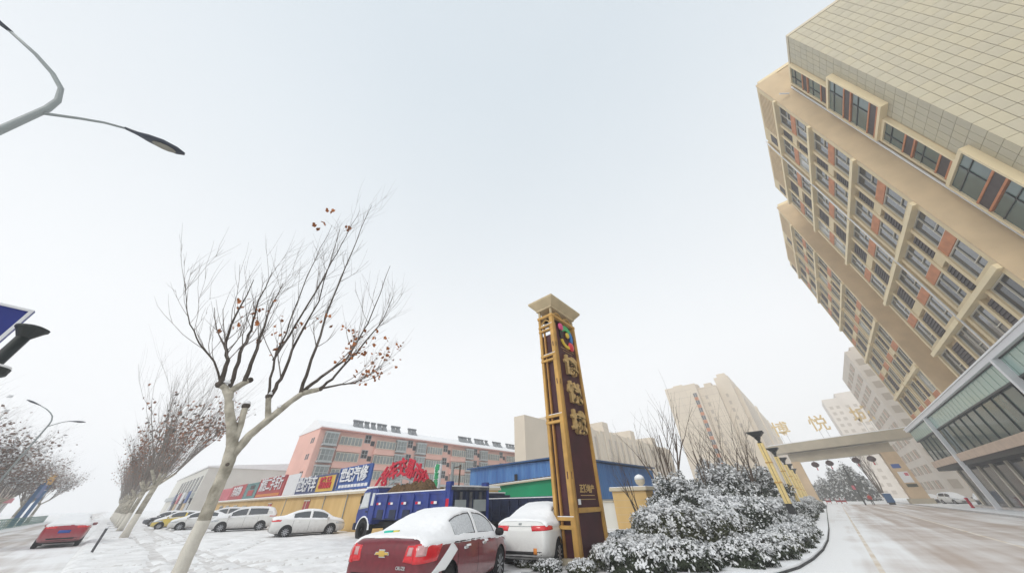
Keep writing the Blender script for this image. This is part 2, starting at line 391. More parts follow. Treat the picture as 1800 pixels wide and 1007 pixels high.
# ------------------------------------------------------------------ the tall beige building on the right
FX = 16.0                                                            # facade towards the driveway
B = thing('apartment_tower', 'tall beige apartment tower with blank tiled end wall and windowed side', 'building', (FX, 36, 0))
def P(o):                                                            # keep world coordinates while parenting
    o.location = Vector(o.location) - Vector(o.parent.location) if o.parent else o.location
    return o
def part(mb, name, mats, parent, **k):
    o = mb.build(name, mats, parent, **k)
    off = Vector((0, 0, 0)); q = parent
    while q is not None: off += q.location; q = q.parent
    o.location = -off
    return o
def pl(name, me, parent, loc):
    off = Vector((0, 0, 0)); q = parent
    while q is not None: off += q.location; q = q.parent
    return link(name, me, parent, Vector(loc) - off)
TOP = 49.7
part(MB().box(16.4, 32, 36.12, 58.6, 0, 49.2).box(18.3, 32, 58.6, 66.6, 0, 49).box(16.4, 32, 66.62, 90, 0, 50.3), 'wall', 'brickbeige', B)
part(MB().box(16.4, 34, 36.0, 58.7, 49.2, TOP).box(16.4, 34, 66.5, 90.1, 50.3, 50.9), 'parapet', 'beige_light', B)
# end faces towards the street beside each bay
part(MB().box(16.0, 18.4, 35.95, 36.12, 8, TOP - .5), 'end_panel', 'brickbeige', B)
part(MB().box(16.0, 18.4, 66.45, 66.62, 8, 50.3), 'end_panel', 'brickbeige', B)
GH = 7.3; GT = 44.0
WW, WH = 3.3, 2.65
def win_mesh():
    g_ = MB().box(.0, .03, 0, WW, 0, WH)
    f = MB()
    t = .07
    for y0, y1, z0, z1 in ((0, WW, 0, t), (0, WW, WH - t, WH), (0, t, t, WH - t), (WW - t, WW, t, WH - t), (WW * .5 - .035, WW * .5 + .035, t, WH - t), (t, WW * .5 - .035, WH * .3, WH * .3 + .05)):
        f.box(-.10, .0, y0, y1, z0, z1)
    return [g_.mesh('window', m_) for m_ in ('glass', 'glass', 'glass_dark', 'glass_dark', 'glass', 'curtain')], f.mesh('window_frame', 'frame')
wgs, wf = win_mesh()
spm = MB().box(0, .12, 0, WW, 0, 1.0).mesh('spandrel', 'spandrel')
bandm = {}
lv = MB()
lv.box(0, .1, 0, 1.15, 0, 2.3)
for i in range(7): lv.box(-.06, 0, .05, 1.1, .1 + i * .32, .28 + i * .32)
lvm = lv.mesh('louvre', 'louvre')
def bay(y0, y1, gt, ng):
    Lb = y1 - y0
    cols = (y0 + .55, y1 - .55 - WW)
    xw = 16.28
    pb = MB()                                                        # vertical piers
    for a, b in ((y0, cols[0]), (cols[0] + WW, cols[0] + WW + .5), (cols[1] - .5, cols[1]), (cols[1] + WW, y1)):
        part(MB().box(16.02, 16.4, a, b, 7.6, gt + .1), 'pier', 'beige', B)
    part(MB().box(16.03, 16.4, y0, y1, gt + .1, TOP - .6), 'top_wall', 'beige', B)
    for i in range(8):
        part(MB().box(15.97, 16.03, y0 + .8, y1 - 3.0, gt + 1.4 + i * .42, gt + 1.62 + i * .42), 'slat', 'brickbeige', B)
    pl('plaque', MB().box(15.98, 16.03, y1 - 2.3, y1 - .8, gt + 1.5, gt + 3.2).mesh('plaque', 'louvre'), B, (0, 0, 0))
    for k in range(ng):
        zt = gt - k * GH
        if zt - WH < 8: continue
        part(MB().box(15.72, 16.4, y0 - .05, y1 + .05, zt - .02, zt + .38), 'floor_band', 'beige_light', B)
        for c in cols:
            for z in (zt - WH - .05, zt - 2 * WH - 1.1):
                w_ = pl('window', random.choice(wgs), B, (xw, c, z)); link('window_frame', wf, w_)
            pl('spandrel', spm, B, (16.12, c, zt - WH - 1.08))
            part(MB().box(16.02, 16.4, c, c + WW, zt - GH + .38, zt - 2 * WH - 1.1), 'sill_wall', 'beige', B)
        lo = cols[0] + WW + .5; gap = cols[1] - .5 - lo
        for z in (zt - 2.75, zt - 6.4):
            o = pl('louvre', lvm, B, (16.18, lo, z)); o.scale = (1, gap / 1.15, 1)
        part(MB().box(16.08, 16.4, lo, lo + gap, zt - 3.75, zt - 2.78), 'sill_wall', 'beige', B)
bay(36.1, 46.3, GT, 6)
bay(47.0, 58.6, GT, 6)
bay(66.65, 77.2, GT + .8, 6)
bay(77.9, 90, GT + .8, 6)
def pipe(x, y, z0, z1): part(MB().tube([(x, y, z0), (x, y, z1)], .09, 8), 'drain_pipe', 'white_metal', B, smooth=True)
pipe(15.85, 46.65, 8, 49); pipe(17.9, 35.8, 8, 44.5)
# recess behind the second bay: small windows
for z in range(9):
    w_ = pl('window', MB().box(0, .03, 0, 2.4, 0, 1.9).mesh('window', 'glass_dark'), B, (18.26, 60.6, 10 + z * 3.65 + 3))
# tiled block nearer the street
TX, TY, TT = 18.1, 29.1, 44.6
part(MB().box(TX + .04, 34, TY + .04, 35.95, 0, TT), 'tiled_block', 'tileback', B)
part(MB().box(TX - .06, 34, TY - .06, 35.9, TT, TT + .35), 'coping', 'capstone', B)
tw, th = .65, 1.1
JT = .034
tm = [MB().box(0, tw - JT, -.0, .04, 0, th - JT).mesh('tile', m_) for m_ in ('tile', 'tile_b', 'tile_c')]
tms = [MB().box(0, .04, 0, tw - JT, 0, th - JT).mesh('tile', m_) for m_ in ('tile', 'tile_b', 'tile_c')]
tiles = []
for i in range(24):
    for j in range(40):
        z = TT - (j + 1) * th
        if z < .2: continue
        d = Vector((TX + i * tw, TY, z + .5)).length
        tiles.append((d, 0, (TX + i * tw, TY, z)))
for i in range(5):
    for j in range(40):
        z = TT - (j + 1) * th
        if z < .2: continue
        tiles.append((Vector((TX, TY + .05 + i * tw, z + .5)).length, 1, (TX, TY + .045 + i * tw, z)))
def infront(p):
    q = Vector(p) - Vector((0, 0, CAM_H)); w = q.dot(_fw)
    u = 900 + 505 * q.dot(_rt) / w; v = 503.5 - 505 * q.dot(_up) / w
    return w > 0 and u < 1810 and v > -20 and p[2] > 8
vis = sorted([t for t in tiles if infront(t[2])]); rest = [t for t in tiles if not infront(t[2])]
for d, k, p in vis[:300]: pl('tile', random.choice(tm if k == 0 else tms), B, p)
rb = MB()
for d, k, p in vis[300:] + rest:
    if k == 0: rb.box(p[0], p[0] + tw - JT, p[1], p[1] + .04, p[2], p[2] + th - JT, random.randrange(3))
    else: rb.box(p[0], p[0] + .04, p[1], p[1] + tw - JT, p[2], p[2] + th - JT, random.randrange(3))
tag(part(rb, 'tiles', ['tile', 'tile_b', 'tile_c'], B), kind='stuff')
# the stack of box windows on the side of the tiled block
ys0, ys1 = 32.45, 35.6
part(MB().box(TX + .0, TX + .2, ys0, 35.95, 8, TT), 'strip_wall', 'beige', B)
for k in range(5):
    zt = 44.2 - k * 7.4
    deep = k % 2 == 1
    a0 = 31.2 if deep else ys0 + .3
    x0 = TX - (.5 if deep else .3)
    bx = MB()
    bx.box(x0, TX, a0 - .25, 35.2, zt, zt + .3).box(x0, TX, a0 - .25, 35.2, zt - 7.1, zt - 6.8).box(x0, TX, 35.0, 35.2, zt - 6.8, zt)
    bx.box(x0, TX, a0 - .25, a0 - .05, zt - 6.8, zt)
    part(bx, 'box_frame', 'beige_light', B)
    for q in range(2):
        z1 = zt - q * 3.4
        w_ = part(MB().box(x0 + .12, TX, a0, 34.95, z1 - 2.25, z1 - .05), 'window', 'glass_teal', B)
        f_ = MB()
        f_.box(x0 + .06, x0 + .12, a0, 34.95, z1 - .85, z1 - .78); f_.box(x0 + .06, x0 + .12, a0 + 1.3, a0 + 1.38, z1 - 2.2, z1 - .1)
        part(f_, 'window_frame', 'dark_metal', w_)
        part(MB().box(x0 + .08, TX, a0, 34.95, z1 - 3.2, z1 - 2.4), 'louvre', 'louvre', B)
        part(MB().box(x0 + .02, TX, a0, 34.97, z1 - 2.4, z1 - 2.25).box(x0 + .02, TX, a0, 34.97, z1 - 3.36, z1 - 3.2), 'transom', 'spandrel', B)
part(MB().tube([(17.2, 35.7, 43.5), (16.4, 35.2, 43.9)], .09, 6), 'overflow_pipe', 'white_metal', B)

# ------------------------------------------------------------------ glazed podium along the driveway
PD = thing('shop_podium', 'two storey glazed podium with white roof edge below the beige tower', 'building', (12.5, 50, 0))
PX = 12.5
part(MB().box(PX + .4, 16.35, 14, 77, 4.95, 9.2), 'upper_wall', 'glass_teal', PD)
part(MB().box(PX - .25, 19, 13.6, 77.4, 9.2, 9.55), 'roof_edge', 'white_metal', PD)
part(MB().box(PX - .32, 19, 13.5, 77.5, 9.56, 9.66), 'roof_snow', 'snow', PD)
part(MB().box(PX - .1, 17, 13.8, 77.2, 4.55, 5.25), 'stone_band', 'stone_pink', PD)
part(MB().box(PX + .0, 17, 13.9, 77.1, 4.15, 4.55), 'soffit', 'black', PD)
part(MB().box(14.2, 19, 14, 77, 0, 4.3), 'shop_interior', 'glass_dark', PD)
pn = MB().box(0, .06, 0, 1.12, 0, 1.25).mesh('glass_panel', 'glass_green')
pn2 = MB().box(0, .05, 0, 2.3, 0, 2.5).mesh('glass_panel', 'glass_teal')
y = 15.0
while y < 76:
    o = pl('glass_panel', pn, PD, (PX + .05, y, 7.92)); y += 1.22
y = 15.0
while y < 75:
    pl('glass_panel', pn2, PD, (PX + .2 + random.uniform(-.015, .015), y, 5.3)); y += 2.44
mu = MB().box(0, .1, 0, .07, 0, 2.55).mesh('mullion', 'dark_metal')
y = 14.93
while y < 76: pl('mullion', mu, PD, (PX + .13, y, 5.28)); y += 2.44
part(MB().box(PX + .02, PX + .3, 14, 77, 7.78, 7.9).box(PX + .0, PX + .2, 14, 77, 9.12, 9.2), 'rail', 'dark_metal', PD)
for yy in (37.4, 63.2):
    part(MB().box(PX - .34, PX + .06, yy - .18, yy + .18, .12, 9.2), 'pilaster', 'white_metal', PD)
sm = MB().box(0, .22, 0, .5, 0, 4.2).mesh('shop_mullion', 'frame')
y = 16.0
while y < 77: pl('shop_mullion', sm, PD, (13.94, y, .1)); y += 4.6
sg = MB().box(0, .05, 0, 4.1, 0, 4.0).mesh('shop_window', 'glass_dark')
y = 16.5
while y < 73: pl('shop_window', sg, PD, (14.1, y, .25)); y += 4.6
part(MB().box(13.2, 14.2, 14, 77, .12, .3), 'step', 'paving', PD)

# ------------------------------------------------------------------ gateway
GY = 103.0
G = thing('gateway', 'beige stone gateway with wide beam spanning the driveway', 'gateway', (4, GY, 0))
def batter(x0, x1, top0, top1, z):
    return MB().add([(x0, GY - 1, 0), (x1, GY - 1, 0), (x1, GY + 1.4, 0), (x0, GY + 1.4, 0), (top0, GY - 1, z), (top1, GY - 1, z), (top1, GY + 1.4, z), (top0, GY + 1.4, z)],
                    [(0, 3, 2, 1), (4, 5, 6, 7), (0, 1, 5, 4), (1, 2, 6, 5), (2, 3, 7, 6), (3, 0, 4, 7)])
part(batter(-4.6, -2.7, -4.3, -2.7, 8.0), 'column', 'gatecol', G)
part(batter(10.7, 13.2, 10.7, 13.0, 8.6), 'column', 'gatecol', G)
part(MB().box(10.3, 13.5, GY - 1.3, GY + 1.7, 0, .9), 'plinth', 'gatestone', G)
part(MB().box(-5, -2.4, GY - 1.3, GY + 1.7, 0, .9), 'plinth', 'gatestone', G)
lw = MB(); lw.prism([(-4.2, 7.9), (12.9, 8.6), (12.9, 10.3), (-4.2, 9.7)], 'y', GY - .6, GY + 1.2)
part(lw, 'lower_beam', 'gatestone', G)
ub = MB(); ub.prism([(-7.0, 9.72), (16.6, 10.7), (16.6, 12.4), (-7.0, 11.4)], 'y', GY - 2.2, GY + 2.8)
part(ub, 'upper_beam', 'gatestone', G)
us = MB(); us.prism([(-7.05, 11.4), (16.65, 12.4), (16.65, 12.55), (-7.05, 11.55)], 'y', GY - 2.25, GY + 2.85)
part(us, 'snow_cover', 'snow', G)
for i in range(30):
    x = -3.6 + i * .55; zz = 7.95 + (x + 4.2) * .041
    part(MB().box(x, x + .4, GY - .66, GY - .6, zz + .25, zz + 1.45), 'panel', 'gatestone', G)
for ch, x, z in (('博', -3.0, 14.2), ('悦', 4.2, 14.5), ('城', 11.7, 15.2)):
    for xr in (x - .6, x + .55): part(MB().box(xr, xr + .06, GY - 1.9, GY - 1.84, z - 2.9, z - .9), 'support_rod', 'galv', G)
    o = place_text(ch, 3.4, .10, 'goldpale', G, (x - 4, -1.87, z + .3), '-y', .03, 'character')
part(MB().box(11.0, 12.2, GY - 1.06, GY - 1.0, 5.8, 6.5), 'notice', 'blue_board', G)
part(MB().box(11.2, 12.6, GY - 1.06, GY - 1.0, 3.4, 5.2), 'notice', 'white_letter', G)
part(MB().box(12.0, 12.5, GY - 1.1, GY - 1.06, 4.5, 5.0), 'notice', 'pinkred_board', G)
part(MB().box(11.3, 12.7, GY - 1.06, GY - 1.0, 2.7, 3.2), 'notice', 'leaf_olive', G)
lan = []
for k, (x, nm) in enumerate(((-.3, 'leftmost of the four'), (2.2, 'second from left of the four'), (6.6, 'third from left of the four'), (9.0, 'rightmost of the four'))):
    z = 8.0 + (x + 4.2) * .041
    t = thing('lantern', 'dark red lantern under the gateway beam, ' + nm, 'lantern', (x, GY, z), 0, 'lanterns under the gateway')
    MB().tube([(0, 0, 0), (0, 0, -.4)], .03, 6).build('cord', 'black', t)
    MB().lathe([(.18, -.35), (.5, -.5), (.68, -.8), (.68, -1.0), (.5, -1.25), (.18, -1.4)], 12).build('shade', 'lantern', t, smooth=True)
    MB().lathe([(.2, -.32), (.2, -.4)], 10).build('cap', 'gold', t)
    MB().tube([(0, 0, -1.4), (0, 0, -1.95)], [.07, .12], 6).build('tassel', 'red_letter', t)

# ------------------------------------------------------------------ buildings in the background
def tower(name, label, boxes, wallm, strips=(), tilestep=0):
    x = sum(b[0] + b[1] for b in boxes) / 2 / len(boxes); y = min(b[2] for b in boxes)
    t = thing(name, label, 'building', (x, y, 0))
    for b in boxes: part(MB().box(*b), 'wall', wallm, t)
    return t
T = tower('apartment_block', 'beige tiled apartment block with one strip of windows beyond the lamp posts', [(-38.5, -25.6, 150, 172, 0, 42.6), (-25.6, -18.5, 153, 175, 0, 41), (-18.5, -13, 156, 178, 0, 44.5), (-13.0, -11.6, 160, 200, 0, 40), (-14, -11.0, 200, 235, 0, 38), (-15, -10.4, 235, 275, 0, 36)], 'bg_beige')
for k in range(13):
    z = 38.5 - k * 3.05
    w_ = part(MB().box(-27.6, -26.2, 149.9, 150.02, z - 1.6, z), 'window', 'glass', T)
    part(MB().box(-27.6, -26.2, 149.88, 150.02, z - 2.95, z - 1.72), 'spandrel', 'spandrel', T)
    part(MB().box(-27.0, -26.92, 149.86, 149.9, z - 1.6, z), 'window_frame', 'frame', w_)
for k in range(14):                                                  # tile courses as recessed joints
    z = 2 + k * 2.95
    part(MB().box(-38.45, -27.8, 149.98, 150.01, z, z + .10), 'joint', 'bg_gap', T)
    part(MB().box(-25.55, -18.6, 152.98, 153.01, z, z + .10), 'joint', 'bg_gap', T)
for y in (163, 170, 178, 186, 194, 205, 215, 225):
    xx = -11.6 if y < 200 else -11.0
    part(MB().box(xx - .05, xx + .06, y, y + 2.4, 3, 36), 'window_strip', 'bg_gap', T)
for x_, y_, w_, h_, z_ in ((-36, 156, 4, 2.2, 42.6), (-29, 158, 3, 1.6, 42.6), (-23.5, 158, 3, 2.6, 41), (-17.5, 160, 3.4, 2.4, 44.5), (-12.9, 210, 1.6, 3, 38), (-13.6, 245, 2.6, 3, 36)):
    part(MB().box(x_, x_ + w_, y_, y_ + 4, z_, z_ + h_), 'roof_hut', 'bg_beige', T)
for k in range(12):
    for x_ in (-23.9, -16.6):
        yy_ = 152.9 if x_ < -18.5 else 155.9
        part(MB().box(x_, x_ + .9, yy_, yy_ + .12, 3.5 + k * 2.95, 4.9 + k * 2.95), 'window', 'bg_gap', T)
for x_ in (-35.8, -33.0, -30.2, -23, -20.6):
    yy_ = 149.98 if x_ < -25 else 152.98
    part(MB().box(x_, x_ + .06, yy_, yy_ + .03, 1, 40), 'joint', 'bg_gap', T)
T2 = tower('apartment_block', 'long pale ribbed apartment block behind the blue shed', [(-53.5, -50, 60.2, 70, 0, 19.4), (-54, -50.5, 70, 100, 0, 20.5), (-58, -50, 100, 170, 0, 20.6)], 'bg_beige')
for k in range(22):
    y = 71 + k * 4.5
    part(MB().box(-50.45 if y < 99 else -49.95, -50.1 if y < 99 else -49.6, y, y + 2.0, 0, 19.5 + (k % 3) * .7), 'rib', 'bg_beige', T2)
    part(MB().box(-50.6, -50.4 if y < 99 else -49.9, y + 2.3, y + 3.9, 2, 18.5), 'window_strip', 'bg_gap', T2)
for y in (104, 127, 150):
    part(MB().box(-58, -50.5, y, y + 4, 20.6, 24.0), 'roof_hut', 'bg_beige', T2)
T3 = tower('apartment_tower', 'pale hazy apartment tower behind the gateway characters', [(17.4, 24, 250, 268, 0, 46), (24, 36, 252, 270, 0, 48.6)], 'bg_pale')
for k in range(14):
    z = 42 - k * 3
    for x in (18.6, 21.4, 25.5, 28.6, 31.6):
        part(MB().box(x, x + 1.5, (249.9 if x < 24 else 251.9), (250.02 if x < 24 else 252.02), z - 1.5, z), 'window', 'bg_gap', T3)
T4 = tower('apartment_tower', 'pale pink apartment tower just beyond the beige tower', [(18.6, 34, 118, 150, 0, 33.5), (20, 34, 118.5, 149, 33.5, 34.5)], 'bg_pale')
for k in range(10):
    z = 31 - k * 3
    for yy in (121, 126, 131, 136, 141, 146):
        part(MB().box(18.5, 18.62, yy, yy + 2.4, z - 1.6, z), 'window', 'bg_gap', T4)
        if yy % 2: part(MB().box(18.52, 18.62, yy + 2.5, yy + 3.2, z - 1.6, z), 'panel', 'spandrel', T4)
    for x in (19.4, 22.0, 24.6):
        part(MB().box(x, x + 1.4, 117.9, 118.02, z - 1.6, z), 'window', 'bg_gap', T4)

# the pink apartment block
PK = thing('apartment_block', 'pink five storey apartment block with snowy roof and solar heaters', 'building', (-68, 20, 0))
X = -68.0
part(MB().box(-80, X, 20.4, 92, 0, 13.75), 'wall', 'pink', PK)
rf = MB(); rf.prism([(-80.4, 13.75), (-67.5, 13.75), (-67.5, 14.0), (-72.5, 15.9), (-80.4, 13.9)], 'y', 20.25, 92.2)
ro = part(rf, 'roof', 'snow', PK)
gb = MB(); gb.prism([(-80, 13.7), (X, 13.7), (-72.5, 15.6)], 'y', 20.38, 20.5); part(gb, 'gable', 'pink', PK)
part(MB().box(-68.1, -67.35, 20.2, 92.3, 13.55, 13.8), 'eaves', 'pinkdark', PK)
bw = MB().box(0, .9, 0, 2.3, 0, 1.9).mesh('bay_window', 'glass_pale')
def frame_grid(w, h, nx, ny, x0, x1, t=.09):
    f = MB()
    for i in range(nx + 1): f.box(x0, x1, i * (w - t) / nx, i * (w - t) / nx + t, 0, h)
    for j in range(ny + 1): f.box(x0 - .005, x1 - .005, 0, w, j * (h - t) / ny, j * (h - t) / ny + t)
    return f
bwf = frame_grid(2.3, 1.9, 3, 2, .9, .98).mesh('window_frame', 'frame_grey')
bwc = MB().box(0, 1.0, -.12, 2.42, -.25, 0).mesh('bay_sill', 'frame_grey'); bwh = MB().box(0, 1.0, -.12, 2.42, 1.9, 2.1).mesh('bay_head', 'frame_grey')
sw = MB().box(0, .1, 0, 4.4, 0, 1.5).mesh('strip_window', 'glass_pale'); swf = frame_grid(4.4, 1.5, 6, 1, .1, .16).mesh('window_frame', 'frame')
sb = MB().box(0, .5, -.15, 4.55, -1.1, 0).mesh('balcony_wall', 'pink')
tw_ = MB().box(0, .06, 0, 1.3, 0, 1.5).mesh('window', 'glass_dark'); twf = frame_grid(1.3, 1.5, 2, 2, .06, .1, .07).mesh('window_frame', 'frame_grey')
sq = MB().box(0, .06, 0, .8, 0, .9).mesh('window', 'glass_dark')
for u in range(7):
    y0 = 21.4 + u * 10.1
    for k in range(5):
        z = 11.1 - k * 2.75
        if z < 0: continue
        flip = u % 2
        yb, ys, yt = (y0, y0 + 2.9, y0 + 7.9) if not flip else (y0 + 4.9, y0 + .3, y0 + 7.9)
        b_ = pl('bay_window', bw, PK, (X, yb, z)); link('window_frame', bwf, b_); link('bay_sill', bwc, b_); link('bay_head', bwh, b_)
        s_ = pl('strip_window', sw, PK, (X + .45, ys, z + .1)); link('window_frame', swf, s_)
        pl('balcony_wall', sb, PK, (X, ys, z + .1))
        s_ = pl('window', tw_, PK, (X, yt, z + .9)); link('window_frame', twf, s_)
        pl('window', sq, PK, (X, y0 + 9.35, z + .5))
for k in range(5):
    z = 11.4 - k * 2.75
    for x in (-71.2, -70.2): part(MB().box(x, x + .55, 20.34, 20.42, z, z + .9), 'window', 'glass_dark', PK)
for k in range(4): part(MB().box(-80.9, -80, 21, 24, 2.5 + k * 2.75, 4.4 + k * 2.75), 'rear_balcony', 'frame_grey', PK)
nsol = 0
for y in (27.5, 28.6, 30, 31.5, 33, 34.2, 36.5, 37.7, 41, 42.2, 57, 58, 59, 60.5, 63, 64.2, 65.5, 67.2, 70.5, 71.8, 73, 76.5, 78, 79.4):
    s = MB()
    s.add([(-71.6, y, 15.6), (-70.4, y, 14.95), (-70.4, y + .95, 14.95), (-71.6, y + .95, 15.6), (-71.9, y, 16.5), (-71.8, y, 16.5), (-71.8, y + .95, 16.5), (-71.9, y + .95, 16.5)], [(1, 5, 6, 2), (0, 4, 7, 3), (0, 1, 5, 4), (3, 7, 6, 2)])
    s.tube([(-71.8, y - .1, 16.65), (-71.8, y + 1.05, 16.65)], .22, 8)
    part(s, 'solar_heater', 'solar', ro)

# white warehouse at the end of the shop row
WHS = thing('warehouse', 'white warehouse with shallow gable beyond the row of shop signs', 'building', (-95, 10, 0))
part(MB().box(-150, -95, 10, 40, 0, 8.6), 'wall', 'white_wall', WHS)
r_ = MB(); r_.prism([(9.7, 8.6), (40.3, 8.6), (40.3, 8.85), (25, 10.0), (9.7, 8.85)], 'x', -150.3, -94.7); part(r_, 'roof', 'snow', WHS)
for k in range(7):
    x = -99.5 - k * 5.2
    w_ = part(MB().box(x, x + 2.8, 9.9, 10.0, 4.6, 7.2), 'window', 'glass', WHS)
    part(MB().box(x + 1.3, x + 1.45, 9.84, 9.9, 4.6, 7.2), 'window_frame', 'frame', w_)
    part(MB().box(x - .8, x + 3.6, 9.86, 10.0, 0.2, 3.4), 'shop_front', ('glass_dark', 'brickbeige', 'louvre')[k % 3], WHS)
part(MB().box(-150, -96, 9.6, 10, 3.4, 4.2), 'canopy', 'frame_grey', WHS)
for x, m_ in ((-98, 'blue_board'), (-106, 'white_letter'), (-113, 'pinkred_board'), (-121, 'navy_board')):
    part(MB().box(x - 3, x, 9.4, 9.58, 2.6, 4.6), 'shop_sign', m_, WHS)
# ------------------------------------------------------------------ row of yellow shops and their signs
SR = thing('shop_row', 'low yellow rendered shop row under the rooftop sign boards', 'building', (-55, 13, 0))
part(MB().box(-88, -19.6, 13, 20, 0, 2.45), 'wall', 'yellow_wall', SR)
part(MB().box(-88.2, -19.5, 12.7, 20.2, 2.45, 2.6), 'roof_slab', 'capstone', SR)
part(MB().box(-88.2, -19.5, 12.72, 20.1, 2.6, 2.72), 'roof_snow', 'snow', SR)
for x, w, z0, z1, m_ in ((-40.5, 1.5, 0, 2.2, 'red_board'), (-42.3, 1.1, .2, 1.0, 'red_board'), (-53, 1.3, 0, 2.1, 'red_board'), (-57.5, 1.2, .8, 1.8, 'glass_dark'), (-61.5, 1.2, .8, 1.8, 'glass_dark'), (-66, 2.2, .6, 1.9, 'glass_dark'), (-72, 2.2, 0, 2, 'glass_dark'), (-78, 2.4, .5, 2, 'glass_dark'), (-31.2, .6, .3, .9, 'brickbeige'), (-83, 2.4, 0, 2, 'glass_dark')):
    d = part(MB().box(x, x + w, 12.94, 13, z0 + .02, z1), 'door' if z0 == 0 else 'window', m_, SR)
    part(MB().box(x + w * .46, x + w * .52, 12.9, 12.94, z0 + .1, z1 - .1).box(x - .06, x + w + .06, 12.89, 12.94, z1 - .1, z1), 'frame', 'frame', d)
for x in (-35.3, -46.5, -30.5): part(MB().tube([(x, 12.93, 0), (x, 12.93, 2.45)], .04, 6), 'drain_pipe', 'galv', SR)
def sign(label, x0, x1, z0, z1, bm, border=None, texts=(), legs=True, tilt=0, yy=12.8):
    t = thing('shop_sign', label, 'sign', ((x0 + x1) / 2, yy, 2.6), 0, 'sign boards on the shop roof')
    w = x1 - x0; c = (x0 + x1) / 2
    MB().box(-w / 2, w / 2, 0, .12, z0 - 2.6, z1 - 2.6).build('board', bm, t)
    if border:
        q = .12
        MB().box(-w / 2 - .03, w / 2 + .03, -.05, 0, z1 - 2.6 - q, z1 - 2.6 + .03).box(-w / 2 - .03, w / 2 + .03, -.05, 0, z0 - 2.6 - .03, z0 - 2.6 + q).box(-w / 2 - .03, -w / 2 + q, -.05, 0, z0 - 2.6 + q, z1 - 2.6 - q).box(w / 2 - q, w / 2 + .03, -.05, 0, z0 - 2.6 + q, z1 - 2.6 - q).build('border', border, t)
    for tx in texts:
        body, size, px, pz, m_ = tx[:5]; sx_ = tx[5] if len(tx) > 5 else 1
        if body == '#':
            MB().box(px - c - size, px - c + size, -.04, 0, pz - 2.6 - sx_, pz - 2.6 + sx_).build('panel', m_, t)
        else:
            place_text(body, size, .03, m_, t, (px - c, -.09, pz - 2.6), '-y', .02, 'lettering', sx_)
    if legs:
        for f in (-.42, .42): MB().box(f * w - .05, f * w + .05, .12, .22, -.02, z1 - 2.6).build('leg', 'galv', t)
    return t
sign('navy and yellow board of a car repair shop left of the blue board', -43.8, -33.6, 2.62, 4.15, 'navy_board', 'navy_board', [('世纪汽车', 1.45, -40.9, 3.45, 'white_letter', .95), ('#', 2.15, -35.8, 3.42, 'yellow_board', .62), ('精品', 1.0, -35.8, 3.42, 'red_letter', 1.5)])
sign('blue board with large white characters and a line of small print', -33.0, -26.9, 2.8, 4.42, 'blue_board', 'blue_board', [('世纪汽修', 1.15, -30, 3.75, 'white_letter', 1.15)] + [('#', .24, -32.3 + i * .62, 3.02, 'white_letter', .11) for i in range(9)])
sign('faded red board with white characters and an orange strip', -60.5, -48.9, 2.7, 4.85, 'red_board', 'red_board', [('诚信二手车行', 1.6, -54.6, 4.05, 'white_letter', 1.05), ('#', 5.2, -55, 2.95, 'orange', .14)])
sign('blank white board between red and navy boards', -48.3, -44.2, 2.75, 4.75, 'white_metal')
sign('teal board with a dark red block in its middle', -67.9, -60.9, 2.75, 4.6, 'teal_board', 'teal_board', [('#', 1.6, -64.2, 3.4, 'red_board', .35), ('#', 1.2, -64, 4.1, 'louvre', .22)])
sign('red board with faint pale characters next to the teal board', -78.5, -68.2, 2.75, 4.7, 'red_board', None, [('汽车装饰', 1.4, -73.3, 3.75, 'white_letter', 1.1)])
sign('pinkish red board at the far end of the shop row', -86.8, -78.8, 2.75, 4.5, 'pinkred_board')
# arched sign of red characters
A = thing('arch_sign', 'arched rooftop sign of big red characters on a steel rail', 'sign', (-22.4, 12.85, 2.6))
chars = '二手车交易市场'
ra = 3.5
for row in (0,):
    for i, ch in enumerate(chars):
        a = R(146 - i * 112 / 6)
        o = link('character', text_mesh(ch, 1.02, .05, 'red_letter', .035, 'character'), A)
        mw = ROT_NEGY.to_4x4() @ Matrix.Rotation((a - math.pi / 2) * .8, 4, 'Z') @ Matrix.Diagonal((1.12, 1.15, 1, 1)); mw.translation = Vector((math.cos(a) * ra, 0, math.sin(a) * ra * .66 - 1.15))
        o.matrix_basis = mw
MB().tube([(math.cos(R(a)) * (ra - .8), .12, math.sin(R(a)) * (ra - .8) * .66 - 1.2) for a in range(156, 23, -7)], .06, 6).build('rail', 'galv', A)
MB().tube([(math.cos(R(a)) * (ra + .1), .12, math.sin(R(a)) * (ra + .1) * .66 - 1.15) for a in range(152, 27, -7)], .05, 6).build('rail', 'galv', A)
for a in range(150, 29, -20):
    MB().tube([(math.cos(R(a)) * ra * .8, .16, -.4), (math.cos(R(a)) * ra * .95, .16, math.sin(R(a)) * ra * .66 - 1.1)], .04, 6).build('strut', 'galv', A)
V = thing('upright_sign', 'narrow green and white upright sign beside the arched red characters', 'sign', (-18.4, 13.1, 0))
MB().box(-.32, .32, 0, .12, 2.45, 3.75).build('board', 'white_letter', V)
for k in range(3): place_text('停车场'[k], .44, .02, 'green_letter', V, (0, -.03, 3.5 - k * .42), '-y', .02, 'character')
MB().box(-.4, .4, -.02, .16, 1.95, 2.45).build('lower_board', 'blue_board', V)
MB().tube([(.0, .25, 0), (.0, .25, 4.0)], .05, 8).build('post', 'galv', V)
V2 = thing('utility_post', 'pair of rusty posts behind the dump truck', 'post', (-17.2, 14, 0))
MB().tube([(0, 0, 0), (0, 0, 3.7)], .05, 6).build('post', 'bark_brown', V2); MB().tube([(-.75, 0, 0), (-.75, 0, 3.8)], .09, 6).build('post', 'galv', V2); MB().tube([(-.75, 0, 3.55), (.1, 0, 3.6)], .03, 6).build('crossbar', 'bark_brown', V2)

